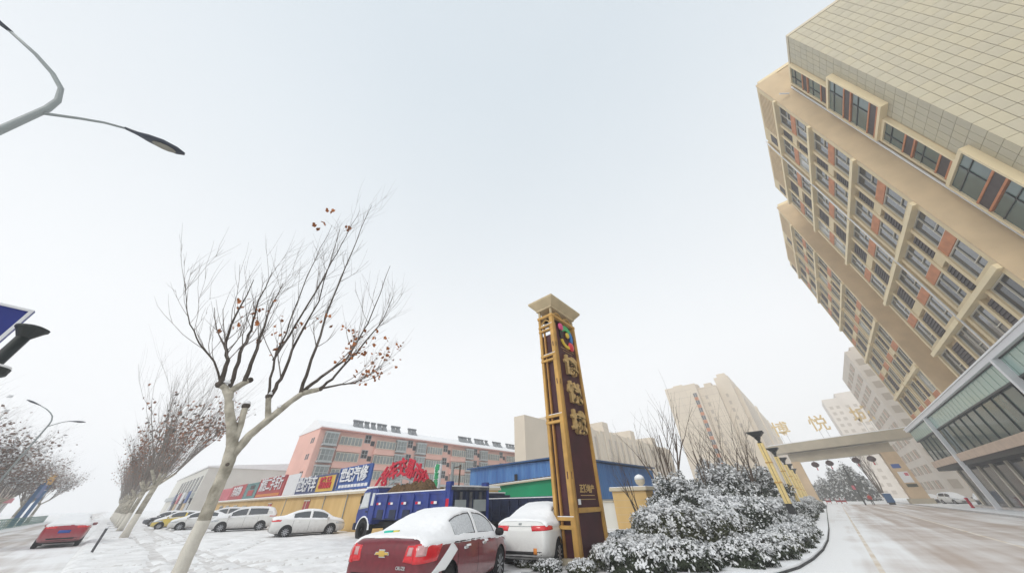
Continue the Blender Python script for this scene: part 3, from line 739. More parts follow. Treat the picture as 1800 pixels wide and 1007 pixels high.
# ------------------------------------------------------------------ blue shed with green fascia, wall piers
S = thing('metal_shed', 'blue corrugated metal shed with dark roof edge behind the pylon', 'shed', (-20, 24, 0))
def corr(x0, x1, y, z0, z1, axis):
    b = MB(); n = int(abs(x1 - x0) / .18)
    pts = []
    for i in range(n + 1):
        u = x0 + (x1 - x0) * i / n; d = .045 if i % 2 else 0
        pts.append((u, d))
    vs = []
    for u, d in pts:
        if axis == 'x': vs += [(u, y + d, z0), (u, y + d, z1)]
        else: vs += [(y - d, u, z0), (y - d, u, z1)]
    return b.add(vs, [(2 * i, 2 * i + 2, 2 * i + 3, 2 * i + 1) for i in range(n)])
part(corr(-27.7, -15.8, 24, 1.9, 4.55, 'x'), 'front_sheet', 'blue_sheet', S)
part(corr(24.05, 44, -15.8, 1.75, 4.6, 'y'), 'side_sheet', 'blue_sheet', S)
part(MB().box(-27.6, -15.9, 24.1, 44, 0, 4.5), 'wall', 'white_wall', S)
rr = MB(); rr.add([(-28, 23.7, 4.5), (-15.5, 23.7, 4.66), (-15.5, 44.3, 4.78), (-28, 44.3, 4.62), (-28, 23.7, 4.62), (-15.5, 23.7, 4.78), (-15.5, 44.3, 4.9), (-28, 44.3, 4.74)], [(0, 1, 2, 3), (4, 5, 6, 7), (0, 1, 5, 4), (1, 2, 6, 5), (2, 3, 7, 6), (3, 0, 4, 7)])
part(rr, 'roof', 'blue_roof', S)
part(MB().box(-21.3, -21.05, 23.85, 24, 3.2, 3.75), 'vent', 'black', S)
GF = thing('fascia_board', 'long green fascia board under a snowy ledge on the shed front', 'sign', (-20, 23.5, 0))
part(MB().prism([(-26, 2.0), (-15.5, 2.05), (-15.5, 3.2), (-26, 2.75)], 'y', 23.4, 23.6), 'board', 'green_board', GF)
part(MB().prism([(-26.2, 2.76), (-15.4, 3.21), (-15.4, 3.3), (-26.2, 2.86)], 'y', 23.1, 23.75), 'ledge', 'capstone', GF)
part(MB().prism([(-26.2, 2.87), (-15.4, 3.31), (-15.4, 3.36), (-26.2, 2.92)], 'y', 23.1, 23.75), 'ledge_snow', 'snow', GF)
for i in range(26):
    x = -25.9 + i * .4
    part(MB().box(x, x + .2, 23.3, 23.5, 2.93 + (x + 26) * .0407, 3.02 + (x + 26) * .0407), 'finial', 'louvre', GF)
part(MB().box(-15.9, -15.5, 23.2, 23.4, 1.9, 2.5), 'red_sign', 'red_letter', GF)
GW = thing('gate_pier', 'yellow stone wall pier with coping and round snowy finial', 'wall', (-11, 25.5, 0))
part(MB().box(-12.5, -9.9, 25.2, 26.6, 0, 2.2), 'wall', 'yellow_wall', GW)
for k in range(5): part(MB().box(-12.51, -9.89, 25.19, 25.2, .38 + k * .42, .40 + k * .42), 'joint', 'brickbeige', GW)
part(MB().box(-12.65, -9.75, 25.05, 26.75, 2.2, 2.42), 'coping', 'capstone', GW, bevel=.03)
part(MB().lathe([(.16, 2.42), (.14, 2.5), (.3, 2.62), (.36, 2.82), (.3, 3.02), (.12, 3.14)], 14, 'z', (-10.3, 25.6, 0)), 'finial', 'capstone', GW, smooth=True)
part(MB().lathe([(.37, 2.86), (.32, 3.04), (.2, 3.14), (.03, 3.2)], 14, 'z', (-10.3, 25.6, 0)), 'finial_snow', 'snow', GW, smooth=True)
part(MB().box(-12.6, -9.8, 25.1, 26.7, 2.425, 2.47), 'coping_snow', 'snow', GW)
WP = thing('low_wall', 'short white rendered wall left of the yellow stone pier', 'wall', (-13.3, 25.6, 0))
part(MB().box(-16, -12.52, 25.5, 25.8, 0, 1.55), 'wall', 'white_wall', WP); part(MB().box(-16.05, -12.66, 25.42, 25.88, 1.55, 1.62), 'coping', 'capstone', WP)

# ------------------------------------------------------------------ gold and maroon pylon
PY = thing('entrance_pylon', 'tall gold framed maroon pylon with raised gold characters', 'sign', (-7.0, 11.2, 0))
x0, x1, y0, y1 = -7.34, -6.52, 10.2, 12.2
H_ = 9.0
def pbox(*a, name='post', m='gold', bv=.015, parent=None): return part(MB().box(*a), name, m, parent or PY, bevel=bv)
pbox(x0 - .1, x1 + .12, y0 - .1, y1 + .1, 0, .25, name='base', m='gatestone')
for a, b in ((x0, y0), (x0, y1 - .16)):
    pbox(a, a + .13, b, b + .13, .25, H_)
pbox(x1 - .17, x1 + .02, y0 - .02, y0 + .17, .25, H_)
pbox(x1 - .2, x1 + .02, y1 - .14, y1 + .02, .25, H_)
pbox(x0 + .22, x0 + .30, y0 + .04, y0 + .14, .25, H_ - .6, name='inner_strip', m='gold_dark')
pbox(x1 - .06, x1 + .0, y0 + .19, y0 + .28, .25, H_ - .4, name='edge_strip', m='gold_dark')
pbox(x0 + .13, x1 - .17, y0 + .14, y0 + .2, .25, 8.0, name='side_panel', m='maroon', bv=0)
pbox(x0 + .04, x0 + .1, y0 + .16, y1 - .16, .25, 8.0, name='side_panel', m='maroon', bv=0)
for z in (8.30, 6.82, 4.28, 1.1):
    for dz in (-.10, .12):
        pbox(x0 + .0, x1 + .0, y0 - .03, y0 + .12, z + dz - .05, z + dz + .05, name='crossbar', bv=.008)
for z in (2.3, 5.6, 7.3):
    pbox(x1 - .10, x1 - .06, y0 - .024, y0 - .018, z, z + .22, name='slot', m='maroon', bv=0)
    pbox(x1 + .019, x1 + .025, y0 + .07, y0 + .10, z, z + .22, name='slot', m='maroon', bv=0)
for z in (8.30, 6.82, 4.28, 1.1): pbox(x0 + .17, x1 - .02, y0 - .028, y0 + .1, z + .17, z + .19, name='ledge_snow', m='snow', bv=0)
ap = [(y0 + .34, .25), (y1 - .14, .25), (y1 - .14, 8.35)]
for k in range(9):
    a = math.pi * k / 8
    ap.append(((y0 + .34 + y1 - .14) / 2 + math.cos(a) * (y1 - .14 - y0 - .34) / 2, 8.35 + math.sin(a) * .38))
part(MB().prism(ap, 'x', x1 - .22, x1 - .06), 'front_panel', 'maroon', PY)
pbox(x1 - .06, x1 + .0, y0 + .34, y1 - .14, 1.36, 1.5, name='crossbar', m='gold')
yc = (y0 + y1) / 2 + .13
for ch, z in (('博', 6.62), ('悦', 5.42), ('城', 4.25)):
    place_text(ch, .90, .06, 'goldletter', PY, Vector((x1 - .0, yc, z - .05)) - PY.location, '+x', .035, 'character', 1.15)
place_text('正博地产', .26, .004, 'goldletter', PY, Vector((x1 - .05, yc, 2.02)) - PY.location, '+x', .008)
pbox(x1 - .06, x1 - .05, yc - .48, yc + .48, 1.83, 1.85, name='rule', m='goldletter', bv=0)
pbox(x1 - .06, x1 - .05, yc - .5, yc + .5, 1.72, 1.735, name='rule', m='goldletter', bv=0)
pbox(x1 - .06, x1 - .05, yc - .55, yc + .55, 7.42, 7.44, name='rule', m='goldletter', bv=0)
pbox(x1 - .06, x1 - .05, yc - .4, yc + .4, 7.30, 7.315, name='rule', m='goldletter', bv=0)
pbox(x1 - .06, x1 - .045, y0 + .42, y0 + .58, 1.58, 1.74, name='sticker', m='white_letter', bv=0)
lg = Vector((x1 - .02, yc, 8.1))
def arc(a0, a1, r, w, m, cy=0, cz=0):
    p = []
    for k in range(13):
        a = R(a0 + (a1 - a0) * k / 12); p.append((lg.y + cy + math.cos(a) * (r + w / 2), lg.z + cz + math.sin(a) * (r + w / 2)))
    for k in range(12, -1, -1):
        a = R(a0 + (a1 - a0) * k / 12); p.append((lg.y + cy + math.cos(a) * (r - w / 2), lg.z + cz + math.sin(a) * (r - w / 2)))
    part(MB().prism(p, 'x', lg.x - .03, lg.x + .03), 'emblem', m, PY)
arc(40, 150, .42, .25, 'logo_green', 0, .06); arc(-30, 40, .44, .2, 'logo_blue', 0, .06); arc(200, 330, .46, .15, 'logo_yellow', 0, -.08); arc(150, 200, .44, .25, 'logo_dark', 0, 0)
for cy, cz, r_, m_ in ((-.42, .42, .2, 'logo_pink'), (.32, -.42, .23, 'logo_red'), (.1, .12, .15, 'logo_yellow')):
    part(MB().lathe([(r_ * .4, .05), (r_ * .85, .035), (r_, 0), (r_, -.04)], 14, 'x', (lg.x + .02, lg.y + cy, lg.z + cz)), 'emblem', m_, PY, smooth=True)
# cap: open lantern stage under a flared cornice
for a, b in ((x0 + .02, y0 + .02), (x1 - .12, y0 + .02), (x0 + .02, y1 - .12), (x1 - .12, y1 - .12)):
    pbox(a, a + .1, b, b + .1, H_, H_ + .36, name='cap_post', m='captan')
pbox(x0 - .02, x1 + .04, y0 - .04, y1 + .04, H_ - .14, H_, name='cap_ring', m='gold')
pbox(x0 + .1, x1 - .1, y0 + .1, y1 - .1, 8.86, 8.9, name='cap_floor', m='gold')
fl = MB()
cs = [(.04, H_ + .34), (.06, H_ + .42), (.32, H_ + .74), (.32, H_ + .84), (.27, H_ + .87)]
for i, (d, z) in enumerate(cs):
    fl.v += [(x0 - d, y0 - d, z), (x1 + d, y0 - d, z), (x1 + d, y1 + d, z), (x0 - d, y1 + d, z)]
for i in range(len(cs) - 1):
    for k in range(4): fl.f.append((i * 4 + k, i * 4 + (k + 1) % 4, i * 4 + 4 + (k + 1) % 4, i * 4 + 4 + k)); fl.m.append(0)
fl.f += [(0, 3, 2, 1), tuple(len(fl.v) - 4 + k for k in range(4))]; fl.m += [0, 0]
part(fl, 'cornice', 'captan', PY)
pbox(x0 - .25, x1 + .25, y0 - .25, y1 + .25, H_ + .875, H_ + .93, name='cap_snow', m='snow', bv=.02)
for cx in ((y0 + .15, y0 + 1.0), (y0 + 1.0, y1 - .15)):
    pts = [(x1 - .05, cx[0] + (cx[1] - cx[0]) * k / 10, H_ - .02 + math.sin(math.pi * k / 10) * .24) for k in range(11)]
    part(MB().tube(pts, .035, 6), 'arch_bar', 'gold', PY)
pts = [(x0 + .1 + (x1 - x0 - .2) * k / 10, y0 + .04, 8.45 + math.sin(math.pi * k / 10) * .3) for k in range(11)]
part(MB().tube(pts, .035, 6), 'arch_bar', 'gold', PY)

# ------------------------------------------------------------------ gold lamp posts of the driveway
def gold_lamp(x, y, label):
    t = thing('lamp_post', label, 'lamp post', (x, y, .1), 0, 'gold lamp posts beside the driveway')
    MB().add([(-.32, -.32, 0), (.32, -.32, 0), (.32, .32, 0), (-.32, .32, 0), (-.17, -.17, 1.15), (.17, -.17, 1.15), (.17, .17, 1.15), (-.17, .17, 1.15)], [(0, 3, 2, 1), (4, 5, 6, 7), (0, 1, 5, 4), (1, 2, 6, 5), (2, 3, 7, 6), (3, 0, 4, 7)]).build('base', 'black', t)
    for a, b in ((-.2, -.2), (.015, -.2), (-.2, .015), (.015, .015)):
        MB().box(a, a + .185, b, b + .185, 1.15, 5.1).build('post', 'goldlight', t)
    MB().box(-.15, .15, -.15, .15, 1.15, 5.1).build('core', 'louvre', t)
    for z in (2.4, 3.7): MB().box(-.23, .23, -.23, .23, z, z + .09).build('collar', 'gold', t)
    MB().lathe([(.1, 5.1), (.16, 5.15), (.09, 5.25), (.2, 5.45), (.24, 5.55), (.12, 5.6)], 10).build('neck', 'dark_metal', t)
    MB().add([(-.28, -.28, 5.6), (.28, -.28, 5.6), (.28, .28, 5.6), (-.28, .28, 5.6), (-.5, -.5, 5.85), (.5, -.5, 5.85), (.5, .5, 5.85), (-.5, .5, 5.85)], [(0, 3, 2, 1), (4, 5, 6, 7), (0, 1, 5, 4), (1, 2, 6, 5), (2, 3, 7, 6), (3, 0, 4, 7)]).build('head', 'dark_metal', t)
    MB().box(-.56, .56, -.56, .56, 5.85, 5.93).build('lid', 'dark_metal', t)
    return t
names = ['nearest and tallest gold lamp post', 'second gold lamp post from the camera', 'third gold lamp post from the camera', 'fourth gold lamp post from the camera', 'farthest gold lamp post, just before the gateway']
for (x, y), n_ in zip(((-2.75, 33.5), (-3.0, 47), (-3.3, 60.5), (-3.6, 74), (-3.9, 88)), names):
    gold_lamp(x, y, n_ + ' with black cap beside the driveway')

# ------------------------------------------------------------------ street lights
def street_light(x, y, h, label, rz=0):
    t = thing('street_light', label, 'street light', (x, y, 0), rz, 'double arm street lights')
    s = h / 11.7
    MB().lathe([(.2, 0), (.2, .3), (.12, .35)], 10).build('base', 'galv', t)
    # pole bends over at the top into the high arm (towards +x -y), low arm springs towards the street side
    pole = [(0, 0, .3), (0, 0, 4 * s), (0, 0, 8 * s), (0, 0, 10.6 * s), (.02, -.05 * s, 11.0 * s), (.02, -.25 * s, 11.45 * s), (.02, -.6 * s, 11.8 * s), (.0, -1.1 * s, 12.15 * s), (.0, -1.72 * s, 12.45 * s)]
    MB().tube(pole, [r_ * s for r_ in (.11, .1, .085, .075, .065, .055, .05, .045, .035)], 10).build('pole', 'galv', t, smooth=True)
    low = [(0, 0, 10.35 * s), (.1 * s, .5 * s, 10.72 * s), (.16 * s, .85 * s, 10.95 * s), (.22 * s, 1.22 * s, 11.08 * s)]
    MB().tube(low, [.04, .036, .033, .03], 8).build('low_arm', 'galv', t, smooth=True)
    for (p, d) in ((Vector((0, -1.68 * s, 12.43 * s)), Vector((0, -.92, .32))), (Vector((.215 * s, 1.19 * s, 11.075 * s)), Vector((.12, .98, .04)))):
        d.normalize()
        sd = d.cross(Vector((0, 0, 1))).normalized(); upv = sd.cross(d)
        b = MB(); ring = 10
        st = [(u_ * s * 1.08, w_ * s * 1.15, h_ * s * 1.1) for u_, w_, h_ in ((0, .035, .045), (.25, .06, .06), (.45, .13, .09), (.75, .18, .105), (1.05, .14, .08), (1.22, .05, .04))]
        for u, w, hh in st:
            for k in range(ring):
                a = 2 * math.pi * k / ring; z = math.sin(a) * hh
                b.v.append(tuple(p + d * u + sd * math.cos(a) * w + upv * (z if z > 0 else z * .5)))
        for i in range(len(st) - 1):
            for k in range(ring): b.f.append((i * ring + k, i * ring + (k + 1) % ring, (i + 1) * ring + (k + 1) % ring, (i + 1) * ring + k)); b.m.append(0)
        b.f += [tuple(range(ring))[::-1], tuple((len(st) - 1) * ring + k for k in range(ring))]; b.m += [0, 0]
        hd = b.build('lamp_head', 'lamp_head', t, smooth=True)
        l = MB(); q = p + d * .88 * s - upv * .06 * s
        l.add([tuple(q + d * (.28 * s * math.cos(2 * math.pi * k / 10)) + sd * (.13 * s * math.sin(2 * math.pi * k / 10)) - upv * .012) for k in range(10)], [tuple(range(10))])
        l.build('lens', 'lamp_lens', hd)
    return t
street_light(-11.7, -6, 11.7, 'near grey street light with two curved arms at upper left')
street_light(-49, -7.0, 8.7, 'distant street light rising above the trees on the left')
# ------------------------------------------------------------------ cars
def lerp_tab(tab, u):
    for (a, va), (b, vb) in zip(tab, tab[1:]):
        if u <= b: return va + (vb - va) * (0 if b == a else max(0, (u - a) / (b - a)))
    return tab[-1][1]
CARS = {
 'sedan': dict(L=4.6, wb=(.95, 3.62), wr=.325, top=[(0, .86), (.05, 1.05), (.12, 1.09), (.5, 1.11), (.72, 1.13), (1.15, 1.31), (1.5, 1.42), (1.9, 1.475), (2.3, 1.48), (2.7, 1.455), (3.0, 1.38), (3.4, 1.17), (3.72, .985), (4.1, .92), (4.4, .82), (4.55, .68), (4.6, .6)],
   belt=[(0, .82), (.05, .99), (.3, 1.01), (.8, 1.01), (2, .96), (3.4, .91), (3.72, .90), (4.1, .84), (4.4, .74), (4.6, .56)],
   wid=[(0, .70), (.06, .78), (.2, .85), (.5, .885), (1, .905), (3.5, .905), (4.0, .88), (4.3, .80), (4.5, .68), (4.6, .52)],
   wt=[(0, .62), (.5, .68), (.75, .68), (1.5, .585), (2.8, .60), (3.4, .68), (3.8, .74), (4.3, .66), (4.6, .45)],
   bot=[(0, .38), (.15, .27), (.6, .21), (4.1, .2), (4.45, .24), (4.6, .32)],
   st=[0, .04, .1, .22, .45, .6, .75, .95, 1.2, 1.45, 1.6, 1.95, 2.18, 2.26, 2.6, 2.85, 3.05, 3.3, 3.55, 3.75, 4.0, 4.2, 4.4, 4.52, 4.58, 4.6],
   side=[(1.18, 2.19), (2.25, 3.31)], rear=(.74, 1.46), front=(3.04, 3.76)),
 'suv': dict(L=4.65, wb=(.95, 3.65), wr=.355, top=[(0, .9), (.05, 1.12), (.12, 1.25), (.35, 1.55), (.7, 1.66), (1.5, 1.71), (2.3, 1.70), (2.7, 1.65), (3.0, 1.54), (3.4, 1.3), (3.7, 1.12), (4.1, 1.05), (4.4, .95), (4.58, .78), (4.65, .68)],
   belt=[(0, .85), (.05, 1.05), (.3, 1.1), (.8, 1.1), (2, 1.06), (3.4, 1.02), (3.7, 1.03), (4.1, .97), (4.4, .86), (4.65, .62)],
   wid=[(0, .74), (.06, .82), (.2, .88), (.5, .91), (1, .92), (3.6, .92), (4.1, .89), (4.4, .8), (4.58, .68), (4.65, .55)],
   wt=[(0, .66), (.35, .66), (.7, .64), (2.6, .64), (3.4, .72), (3.8, .78), (4.4, .7), (4.65, .5)],
   bot=[(0, .42), (.15, .32), (.6, .25), (4.1, .24), (4.5, .28), (4.65, .36)],
   st=[0, .04, .1, .2, .36, .55, .72, 1.0, 1.3, 1.6, 1.95, 2.1, 2.18, 2.5, 2.75, 3.0, 3.25, 3.5, 3.72, 4.0, 4.2, 4.4, 4.54, 4.62, 4.65],
   side=[(.71, 1.31), (1.29, 2.11), (2.17, 3.26)], rear=(.09, .37), front=(2.74, 3.73)),
 'hatch': dict(L=3.7, wb=(.72, 3.0), wr=.30, top=[(0, .82), (.05, 1.0), (.12, 1.12), (.4, 1.36), (.8, 1.45), (1.4, 1.49), (1.9, 1.48), (2.2, 1.4), (2.6, 1.18), (2.9, 1.0), (3.2, .92), (3.5, .8), (3.65, .66), (3.7, .58)],
   belt=[(0, .78), (.05, .93), (.3, .96), (2, .93), (2.8, .92), (3.2, .84), (3.5, .72), (3.7, .54)],
   wid=[(0, .66), (.06, .74), (.2, .79), (.5, .82), (3.0, .82), (3.4, .74), (3.6, .64), (3.7, .5)],
   wt=[(0, .58), (.4, .58), (1.8, .58), (2.6, .64), (3.2, .64), (3.7, .42)],
   bot=[(0, .38), (.15, .27), (.5, .2), (3.3, .2), (3.6, .25), (3.7, .32)],
   st=[0, .04, .1, .2, .4, .6, .8, 1.05, 1.3, 1.38, 1.7, 1.95, 2.2, 2.45, 2.65, 2.9, 3.1, 3.3, 3.5, 3.62, 3.68, 3.7],
   side=[(.59, 1.31), (1.37, 2.46)], rear=(.09, .41), front=(1.94, 2.91)),
}
_body = {}
def car_shell(kind, lev):
    if (kind, lev) in _body: return _body[(kind, lev)]
    D = CARS[kind]; st = D['st']; vs = []; fs = []; ms = []
    nr = None
    for u in st:
        zt, zb, w, wt, bo = (lerp_tab(D[k], u) for k in ('top', 'belt', 'wid', 'wt', 'bot'))
        zb = min(zb, zt - .045); wt = min(wt, .95 * w); h = zt - zb
        half = [(.55 * w, bo), (.86 * w, bo + .02), (.965 * w, bo + .11), (1.0 * w, bo + .45 * (zb - bo)), (.992 * w, zb - .13), (.965 * w, zb - .02),
                (.93 * w * .9 + wt * .1, zb + .10 * h), (.93 * w * .42 + wt * .58, zb + .58 * h), (wt * .99, zb + .88 * h), (wt * .86, zb + .97 * h), (wt * .5, zt)]
        ring = [(0, bo)] + half + [(0, zt + .012)] + [(-a, b) for a, b in half[::-1]]
        nr = len(ring)
        for a, b in ring: vs.append((a, u - D['L'] / 2, b))
    nh = 11
    for i in range(len(st) - 1):
        um = (st[i] + st[i + 1]) / 2
        for j in range(nr):
            k = (j + 1) % nr
            fs.append((i * nr + j, i * nr + k, (i + 1) * nr + k, (i + 1) * nr + j))
            jj = j if j <= nh else nr - 1 - j                        # mirrored segment index
            m = 0
            if jj in (7, 8) and any(a < um < b for a, b in D['side']): m = 1
            if jj in (9, 10, 11) or jj == 8:
                if D['rear'][0] < um < D['rear'][1] and jj >= 9: m = 2
                if D['front'][0] < um < D['front'][1] and jj >= 9: m = 3
            ms.append(m)
    for base, rev in ((0, False), ((len(st) - 1) * nr, True)):       # close both ends with a ladder of quads
        for j in range(0, nh + 1):
            a, b = base + j, base + j + 1; c, d = base + (nr - j) % nr, base + (nr - j - 1) % nr
            if j == 0: f = (a, b, d)
            elif j == nh: f = (a, b, c)
            else: f = (a, b, d, c)
            fs.append(f); ms.append(0)
    me = bpy.data.meshes.new('shell'); me.from_pydata(vs, [], fs); me.polygons.foreach_set('material_index', ms)
    for i_ in range(4): me.materials.append(MATS['black'])
    bm = bmesh.new(); bm.from_mesh(me); bmesh.ops.recalc_face_normals(bm, faces=bm.faces); bm.to_mesh(me); bm.free()
    o = bpy.data.objects.new('shell', me); COL.objects.link(o)
    md = o.modifiers.new('s', 'SUBSURF'); md.levels = lev; md.render_levels = lev
    bpy.context.view_layer.update()
    ev = bpy.data.meshes.new_from_object(o.evaluated_get(bpy.context.evaluated_depsgraph_get()))
    bpy.data.objects.remove(o)
    V = [v.co.copy() for v in ev.vertices]; F = [tuple(p.vertices) for p in ev.polygons]; Mi = [p.material_index for p in ev.polygons]; NN = [p.normal.copy() for p in ev.polygons]; VN = [v.normal.copy() for v in ev.vertices]
    bvh = BVHTree.FromPolygons(V, F)
    _body[(kind, lev)] = (V, F, Mi, NN, VN, bvh)
    return _body[(kind, lev)]
def sub_mesh(V, F, sel, name, m, disp=None, parent=None):
    idx = {}; vs = []; fs = []
    for i in sel:
        f = []
        for v in F[i]:
            if v not in idx: idx[v] = len(vs); vs.append(V[v] if disp is None else disp(v))
            f.append(idx[v])
        fs.append(tuple(f))
    me = bpy.data.meshes.new(name); me.from_pydata([tuple(p) for p in vs], [], fs); me.materials.append(MATS[m])
    me.polygons.foreach_set('use_smooth', [True] * len(fs)); me.update()
    return link(name, me, parent)
def patch(bvh, corners, direction, name, m, parent, n=6, k=4, off=.008):
    """a thin skin laid on the body: bilinear patch of four corners shot along direction"""
    c = [Vector(p) for p in corners]; d = Vector(direction).normalized(); vs = []
    for i in range(n + 1):
        for j in range(k + 1):
            s, t = i / n, j / k
            p = (c[0] * (1 - s) + c[1] * s) * (1 - t) + (c[3] * (1 - s) + c[2] * s) * t
            hit, nn, ix, ds = bvh.ray_cast(p - d * 2, d)
            q = hit if hit is not None else p
            nv = nn if hit is not None and nn.dot(d) < 0 else -d
            vs.append(tuple(q + nv * off))
    o0 = len(vs)
    vs += [tuple(Vector(v) + d * (off + .02)) for v in vs]
    fs = []
    for i in range(n):
        for j in range(k):
            a = i * (k + 1) + j; fs.append((a, a + 1, a + k + 2, a + k + 1))
    bd = [i * (k + 1) for i in range(n + 1)] + [n * (k + 1) + j for j in range(1, k + 1)] + [i * (k + 1) + k for i in range(n - 1, -1, -1)] + [j for j in range(k - 1, 0, -1)]
    for a, b in zip(bd, bd[1:] + bd[:1]): fs.append((a, b, b + o0, a + o0))
    me = bpy.data.meshes.new(name); me.from_pydata(vs, [], fs); me.materials.append(MATS[m])
    bm = bmesh.new(); bm.from_mesh(me); bmesh.ops.recalc_face_normals(bm, faces=bm.faces); bm.to_mesh(me); bm.free()
    me.polygons.foreach_set('use_smooth', [True] * len(me.polygons))
    return link(name, me, parent)
_wh = {}
def wheel_meshes(r):
    if r in _wh: return _wh[r]
    t = MB().lathe([(r * .62, -.1), (r * .9, -.105), (r * .985, -.085), (r, -.05), (r, .05), (r * .985, .085), (r * .9, .105), (r * .62, .1)], 28, 'x').mesh('tyre', 'tyre', True)
    rm = MB().lathe([(r * .66, .095), (r * .62, .1), (r * .58, .05), (r * .2, .06), (r * .1, .085), (.01, .085)], 28, 'x')
    for k in range(10):
        a = 2 * math.pi * k / 10
        ca, sa = math.cos(a), math.sin(a); w = .028
        rm.add([(.07, ca * r * .1 - sa * w, sa * r * .1 + ca * w), (.07, ca * r * .1 + sa * w, sa * r * .1 - ca * w), (.09, ca * r * .62 + sa * w, sa * r * .62 - ca * w), (.09, ca * r * .62 - sa * w, sa * r * .62 + ca * w),
                (.1, ca * r * .1 - sa * w * .6, sa * r * .1 + ca * w * .6), (.1, ca * r * .1 + sa * w * .6, sa * r * .1 - ca * w * .6), (.105, ca * r * .62 + sa * w * .6, sa * r * .62 - ca * w * .6), (.105, ca * r * .62 - sa * w * .6, sa * r * .62 + ca * w * .6)],
               [(4, 5, 6, 7), (0, 4, 7, 3), (1, 2, 6, 5)])
    rm = rm.mesh('rim', ['rim'])
    bk = MB().lathe([(r * .6, .03), (.01, .03)], 20, 'x').mesh('brake', 'black')
    _wh[r] = (t, rm, bk); return _wh[r]
def make_car(kind, label, paint, loc, heading, lev=1, snow=.05, glass='glass_dark', detail=False, snowcut=.45, lights='thin', plate='plate_blue', group=None, trunk_snow=True):
    D = CARS[kind]; L = D['L']
    V, F, Mi, NN, VN, bvh = car_shell(kind, lev)
    t = thing('parked_car', label, 'car', (loc[0], loc[1], .01), heading, group)
    arch = D['wr'] + .055; cyl = [D['wb'][0] - L / 2, D['wb'][1] - L / 2]
    zc = D['wr'] + .01
    # wheel arches: drop faces inside the arch circle and pull the rim of the hole to a clean circle
    def inside(p, r): return abs(p.x) > .45 and any((p.y - c) ** 2 + (p.z - zc) ** 2 < r * r for c in cyl)
    keep = [i for i, f in enumerate(F) if not (all(inside(V[v], arch) for v in f) or (sum(inside(V[v], arch) for v in f) >= len(f) / 2 and inside(sum((V[v] for v in f), Vector()) / len(f), arch)))]
    kset = set(keep); moved = {}
    hole = set(v for i, f in enumerate(F) if i not in kset for v in f)
    for v in hole:
        p = V[v]
        for c in cyl:
            d = math.hypot(p.y - c, p.z - zc)
            if abs(p.x) > .45 and d < arch + .16 and d > .01: moved[v] = Vector((p.x, c + (p.y - c) / d * arch, max(zc + (p.z - zc) / d * arch, .2)))
    V2 = [moved.get(i, p) for i, p in enumerate(V)]
    sub_mesh(V2, F, [i for i in keep if Mi[i] == 0], 'body', paint, None, t)
    for mi, nm in ((2, 'rear_window'), (3, 'windscreen')):
        sub_mesh(V2, F, [i for i in keep if Mi[i] == mi], nm, 'glass_dark', None, t)
    for sgn in (-1, 1):
        for a, b in D['side']:
            s = [i for i in keep if Mi[i] == 1 and NN[i].x * sgn > 0 and a - L / 2 - .02 < sum(V[v].y for v in F[i]) / len(F[i]) < b - L / 2 + .02]
            if not s: continue
            wo_ = sub_mesh(V2, F, s, 'side_window', glass, None, t)
            if detail:                                              # dark rubber seal round the glass
                ec = {}
                for i in s:
                    for a_, b_ in zip(F[i], F[i][1:] + F[i][:1]): k3 = (min(a_, b_), max(a_, b_)); ec[k3] = ec.get(k3, 0) + 1
                sl = MB()
                for (a_, b_), c_ in ec.items():
                    if c_ == 1: sl.tube([V2[a_] + VN[a_] * .004, V2[b_] + VN[b_] * .004], .011, 4, 0, cap=False)
                sl.build('window_seal', 'black', wo_)
    well = MB()
    for c in cyl:
        for sgn in (-1, 1):
            well.lathe([(arch + .004, .52 * sgn), (arch + .004, .84 * sgn * lerp_tab(D['wid'], c + L / 2) / .9)], 20, 'x', (0, c, zc))
    well.v = [(x, y, max(z, .22)) for x, y, z in well.v]
    well.build('wheel_well', 'black', t)
    MB().box(-.7, .7, -L / 2 + .45, L / 2 - .45, .17, .24).build('underbody', 'black', t)
    ty, rm, bk = wheel_meshes(D['wr'])
    for c in cyl:
        for sgn in (-1, 1):
            w = link('wheel', ty, t, (sgn * (lerp_tab(D['wid'], c + L / 2) - .125), c, D['wr'] - .01), 0 if sgn > 0 else math.pi)
            link('rim', rm, w); link('brake_disc', bk, w)
    # lights and plate
    yr, yf = -L / 2, L / 2
    sc = 1.0 if kind != 'suv' else 1.14
    for sgn in (-1, 1):
        if lights == 'round':
            pass
        elif lights == 'thin':
            patch(bvh, [(sgn * .40, yr, .87 * sc), (sgn * .99, yr + .28, .89 * sc), (sgn * .99, yr + .28, .985 * sc), (sgn * .38, yr, .985 * sc)], (-sgn * .55, 1, 0), 'tail_light', 'taillight', t, 8, 3)
        patch(bvh, [(sgn * .42, yf, .60 * sc), (sgn * 1.0, yf - .45, .68 * sc), (sgn * 1.0, yf - .5, .80 * sc), (sgn * .45, yf, .71 * sc)], (-sgn * .6, -1, -.1), 'headlight', 'headlight', t, 8, 3)
        # mirror
        m = MB().lathe([(.02, -.12), (.075, -.09), (.09, 0), (.075, .08), (.03, .11)], 10, 'x').build('mirror', paint if not detail else 'black', t, smooth=True)
        m.location = (sgn * (lerp_tab(D['wid'], L * .73) + .07), L * .73 - L / 2 - .05, lerp_tab(D['belt'], L * .73) + .07); m.scale = (1, .8, .95)
    patch(bvh, [(-.45, yf, .34), (.45, yf, .34), (.5, yf, .5), (-.5, yf, .5)], (0, -1, 0), 'grille', 'black', t, 6, 3)
    if plate: patch(bvh, [(-.23, yr, .66), (.23, yr, .66), (.23, yr, .80), (-.23, yr, .80)], (0, 1, 0), 'number_plate', plate, t, 3, 2, .012)
    patch(bvh, [(-.62, yr, .32), (.62, yr, .32), (.66, yr, .45), (-.66, yr, .45)], (0, 1, 0), 'lower_bumper', 'black', t, 8, 2, .004)
    # seams, handles
    zb = lerp_tab(D['belt'], 2.2)
